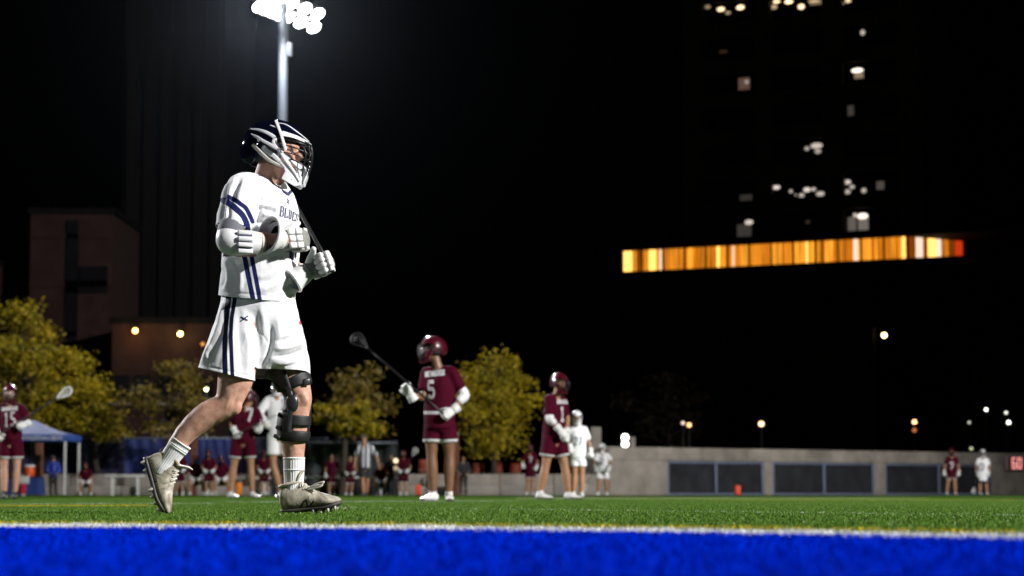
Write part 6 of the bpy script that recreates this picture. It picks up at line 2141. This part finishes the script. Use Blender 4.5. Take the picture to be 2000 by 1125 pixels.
# number fifteen
figure('maroon player numbered fifteen at the left edge, carrying a stick', 40.0,
       dict(head=(19, 763, 0), neck=(18, 780), shL=(2, 792, 0), shR=(40, 791, 0), elL=(-12, 820, 0), wrL=(-6, 840, -.2), elR=(54, 817, 0), wrR=(52, 822, -.2), haR=(40, 826, -.28),
            hipL=(10, 851, 0), hipR=(32, 851, 0), knL=(8, 905, 0), knR=(33, 905, 0), anL=(9, 957, -.02), anR=(29, 959, .05)),
       u=(.15, -1, -.03), skin=m_skin, word_=('MCMASTER', (4, 34, 803, 7.5, -2)), num=('15', (8, 30, 832, 26)), sleeve=.75, short_len=.72, socks=m_black_sock, shoes=m_black_cloth, helm='steel')
stickfor('stick with white head held level by the player numbered fifteen', (44, 820), (112, 777), 39.7, None, (-.25, -.25), .9, .26, .085, (.4, .3, .9))
# two behind the main player's legs
figure('maroon player numbered seven seen between the legs of the walking player', 44.0,
       dict(head=(486, 774, 0), neck=(483, 790), shL=(462, 800, 0), shR=(500, 799, 0), elL=(452, 824, .1), wrL=(458, 836, -.15), haL=(464, 850, -.2), elR=(510, 824, .1), wrR=(508, 830, -.15),
            hipL=(464, 852, 0), hipR=(487, 852, 0), knL=(457, 905, 0), knR=(490, 905, 0), anL=(450, 960, 0), anR=(493, 960, 0)),
       u=(.75, .6, .05), skin=m_skin_tan, word_=('MCMASTER', (468, 500, 792, 6, -1)), num=('7', (479, 495, 823, 24)), sleeve=.6, short_len=.72, k=1.0)
stickfor('thin stick crossing in front of the maroon player numbered seven', (466, 846), (520, 818), 43.6, None, (-.2, -.2), .1, .2, .07)
figure('white player with long white sleeves hidden partly by the knee brace', 45.5,
       dict(head=(546, 748, 0), neck=(543, 762), shL=(524, 772, 0), shR=(558, 772, 0), elL=(508, 794, -.1), wrL=(517, 812, -.25), haL=(524, 824, -.3), elR=(570, 800, 0), wrR=(560, 822, -.1),
            hipL=(534, 838, 0), hipR=(556, 838, 0), knL=(534, 895, 0), knR=(560, 895, 0), anL=(549, 955, 0), anR=(566, 955, 0)),
       u=(-.6, -.8, 0), team='white', sleeve=.98, short_len=.72, num=('1', (548, 556, 800, 20)), skin=m_skin_tan)
# referee
figure('referee in striped grey shirt, black shorts and cap walking along the sideline', 70.0,
       dict(head=(711, 854, 0), neck=(712, 864), shL=(701, 871, 0), shR=(725, 871, 0), elL=(695, 887, 0), wrL=(693, 902, -.05), elR=(735, 888, 0), wrR=(739, 903, -.05),
            hipL=(708, 908, 0), hipR=(719, 908, 0), knL=(708, 936, 0), knR=(717, 936, .1), anL=(710, 961, 0), anR=(715, 961, .25)),
       u=(-.25, -1, -.05), team='ref', helm=False, gloves=False, cap=m_black_cloth, skin=m_skin_tan, socks=m_black_sock, shoes=m_black_cloth, sleeve=.75, short_len=.75)

def stand(label, cx, top, bot, Y, team='maroon', helm=True, gloves=True, lean=0, arms='down', u=(0, -1, -.05), **kw):
    h = bot - top
    k = kw.pop('k', h / FPX * Y / 1.88)
    def q(x, z, d=0): return (cx + x * h + lean * z * h, bot - z * h, d)
    J = dict(head=q(0, .925), neck=q(0, .85), shL=q(-.10, .80), shR=q(.10, .80), hipL=q(-.05, .50), hipR=q(.05, .50), knL=q(-.06, .27), knR=q(.06, .27), anL=q(-.065, .05), anR=q(.065, .05))
    if arms == 'down':
        J.update(elL=q(-.15, .63), wrL=q(-.15, .50, -.1), elR=q(.15, .63), wrR=q(.15, .50, -.1))
    elif arms == 'front':
        J.update(elL=q(-.16, .63, -.05), wrL=q(-.10, .56, -.28), elR=q(.16, .63, -.05), wrR=q(.10, .56, -.28))
    elif arms == 'hips':
        J.update(elL=q(-.22, .65), wrL=q(-.13, .55, -.1), elR=q(.22, .65), wrR=q(.13, .55, -.1))
    return figure(label, Y, J, u=u, team=team, helm=helm, gloves=gloves, k=k, vox=.022, **kw)

def sit(label, cx, top, bot, Y, team='maroon', helm=True, u=(0, -1, -.1), **kw):
    h = (bot - top) / .74
    k = h / FPX * Y / 1.88
    D = k
    def q(x, z, d=0): return (cx + x * h, bot - z * h, d * D)
    J = dict(head=q(0, .67, -.05), neck=q(0, .60), shL=q(-.10, .555), shR=q(.10, .555), hipL=q(-.055, .27, .05), hipR=q(.055, .27, .05), knL=q(-.12, .275, -.38), knR=q(.12, .275, -.38), anL=q(-.11, .05, -.36), anR=q(.13, .05, -.40),
             elL=q(-.15, .40, -.08), wrL=q(-.09, .33, -.30), elR=q(.15, .40, -.08), wrR=q(.09, .33, -.30))
    return figure(label, Y, J, u=u, team=team, helm=helm, k=k, vox=.022, short_len=.7, **kw)

m_dim = 'maroon'
stand('person in bright blue jacket and dark trousers standing under the tent edge, back turned', 104, 888, 966, 88.6, 'blue', False, False, u=(.4, .9, 0), pants=True, sleeve=.98, shoes=m_black_cloth, arms='front', k=.88)
sit('maroon player in helmet sitting alone by the tent', 167, 899, 963, 88.8)
tag(mk('stool', join(bbox((at(167, 950, 88.9).x, 88.95, .36), (.42, .40, .06), .015), *[bbox((at(167, 950, 88.9).x + sx * .16, 88.95 + sy * .15, .166), (.05, .05, .33), .008) for sx in (-1, 1) for sy in (-1, 1)]), m_dark_steel, loc=(at(167, 950, 88.9).x, 88.95, 0)), 'small dark stool under the lone seated maroon player', 'stool')
GB = 'maroon players waiting at the benches'
stand('leftmost maroon player of the bench group behind the bent leg', 350, 872, 962, 90.2, group=GB, arms='front', u=(.3, -1, 0))
sit('seated maroon player beside the rust pillar behind the bent leg', 383, 884, 962, 90.6, group=GB)
stand('maroon player right of the rust pillar with raised white gloves', 408, 874, 962, 90.0, group=GB, arms='front', u=(-.3, -1, 0))
sit('seated maroon player at the right end of the left bench', 432, 886, 963, 90.6, group=GB, u=(.3, -1, -.1))
stand('maroon player just left of the knee brace shin, in front of the shelter', 516, 876, 963, 90.0, group=GB, arms='front', u=(.4, -1, 0))
stand('dark dressed person behind the white sock', 537, 878, 962, 91, 'black', False, False, pants=True, sleeve=.98, shoes=m_black_cloth)
stand('bareheaded maroon player with white gloves left of the referee, facing us', 648, 880, 962, 90.3, helm=False, group=GB, u=(.1, -1, 0))
stand('bareheaded maroon player leaning forward beside the referee', 681, 882, 962, 90.0, helm=False, group=GB, arms='front', lean=.06, u=(-.4, -.9, -.1))
sit('maroon seated player right of the referee', 745, 897, 962, 91.2, group=GB, helm=False)
stand('photographer in black beside two small yellowish lamps', 764, 882, 963, 90.5, 'black', False, False, pants=True, sleeve=.98, arms='front', shoes=m_black_cloth)
stand('maroon player in hooded helmet holding a stick right of the photographer', 788, 874, 962, 89.6, arms='front', group=GB, u=(-.3, -1, 0))
stickfor('pale headed stick raised by the maroon player right of the photographer', (798, 905), (806, 890), 89.3, None, (-.1, -.1), .5, .30, .10, (1, .2, 0))
stand('dark clothed person standing before the low stand right of player five', 905, 884, 962, 93.2, 'black', False, False, pants=True, sleeve=.98, arms='front', shoes=m_black_cloth)
# ------------------------------------------------------------------ thin air added round the floodlights; its halo stands in for lens bloom
hz_ = bpy.data.materials.new('bloom_air')
hz_.use_nodes = True
nt = hz_.node_tree
for n in list(nt.nodes):
    if n.type != 'OUTPUT_MATERIAL': nt.nodes.remove(n)
pv = nt.nodes.new('ShaderNodeVolumePrincipled')
pv.inputs['Color'].default_value = (0.72, 0.82, 1.0, 1)
pv.inputs['Density'].default_value = 0.0000013
pv.inputs['Anisotropy'].default_value = 0.955
nt.links.new(pv.outputs[0], nt.nodes['Material Output'].inputs['Volume'])
hzo = mk('haze', box((0, 425, 39.5), (860, 1000, 81.5)), hz_, flat=True)
tag(hzo, 'thin night air added to stand in for lens bloom round the floodlights', kind='stuff')
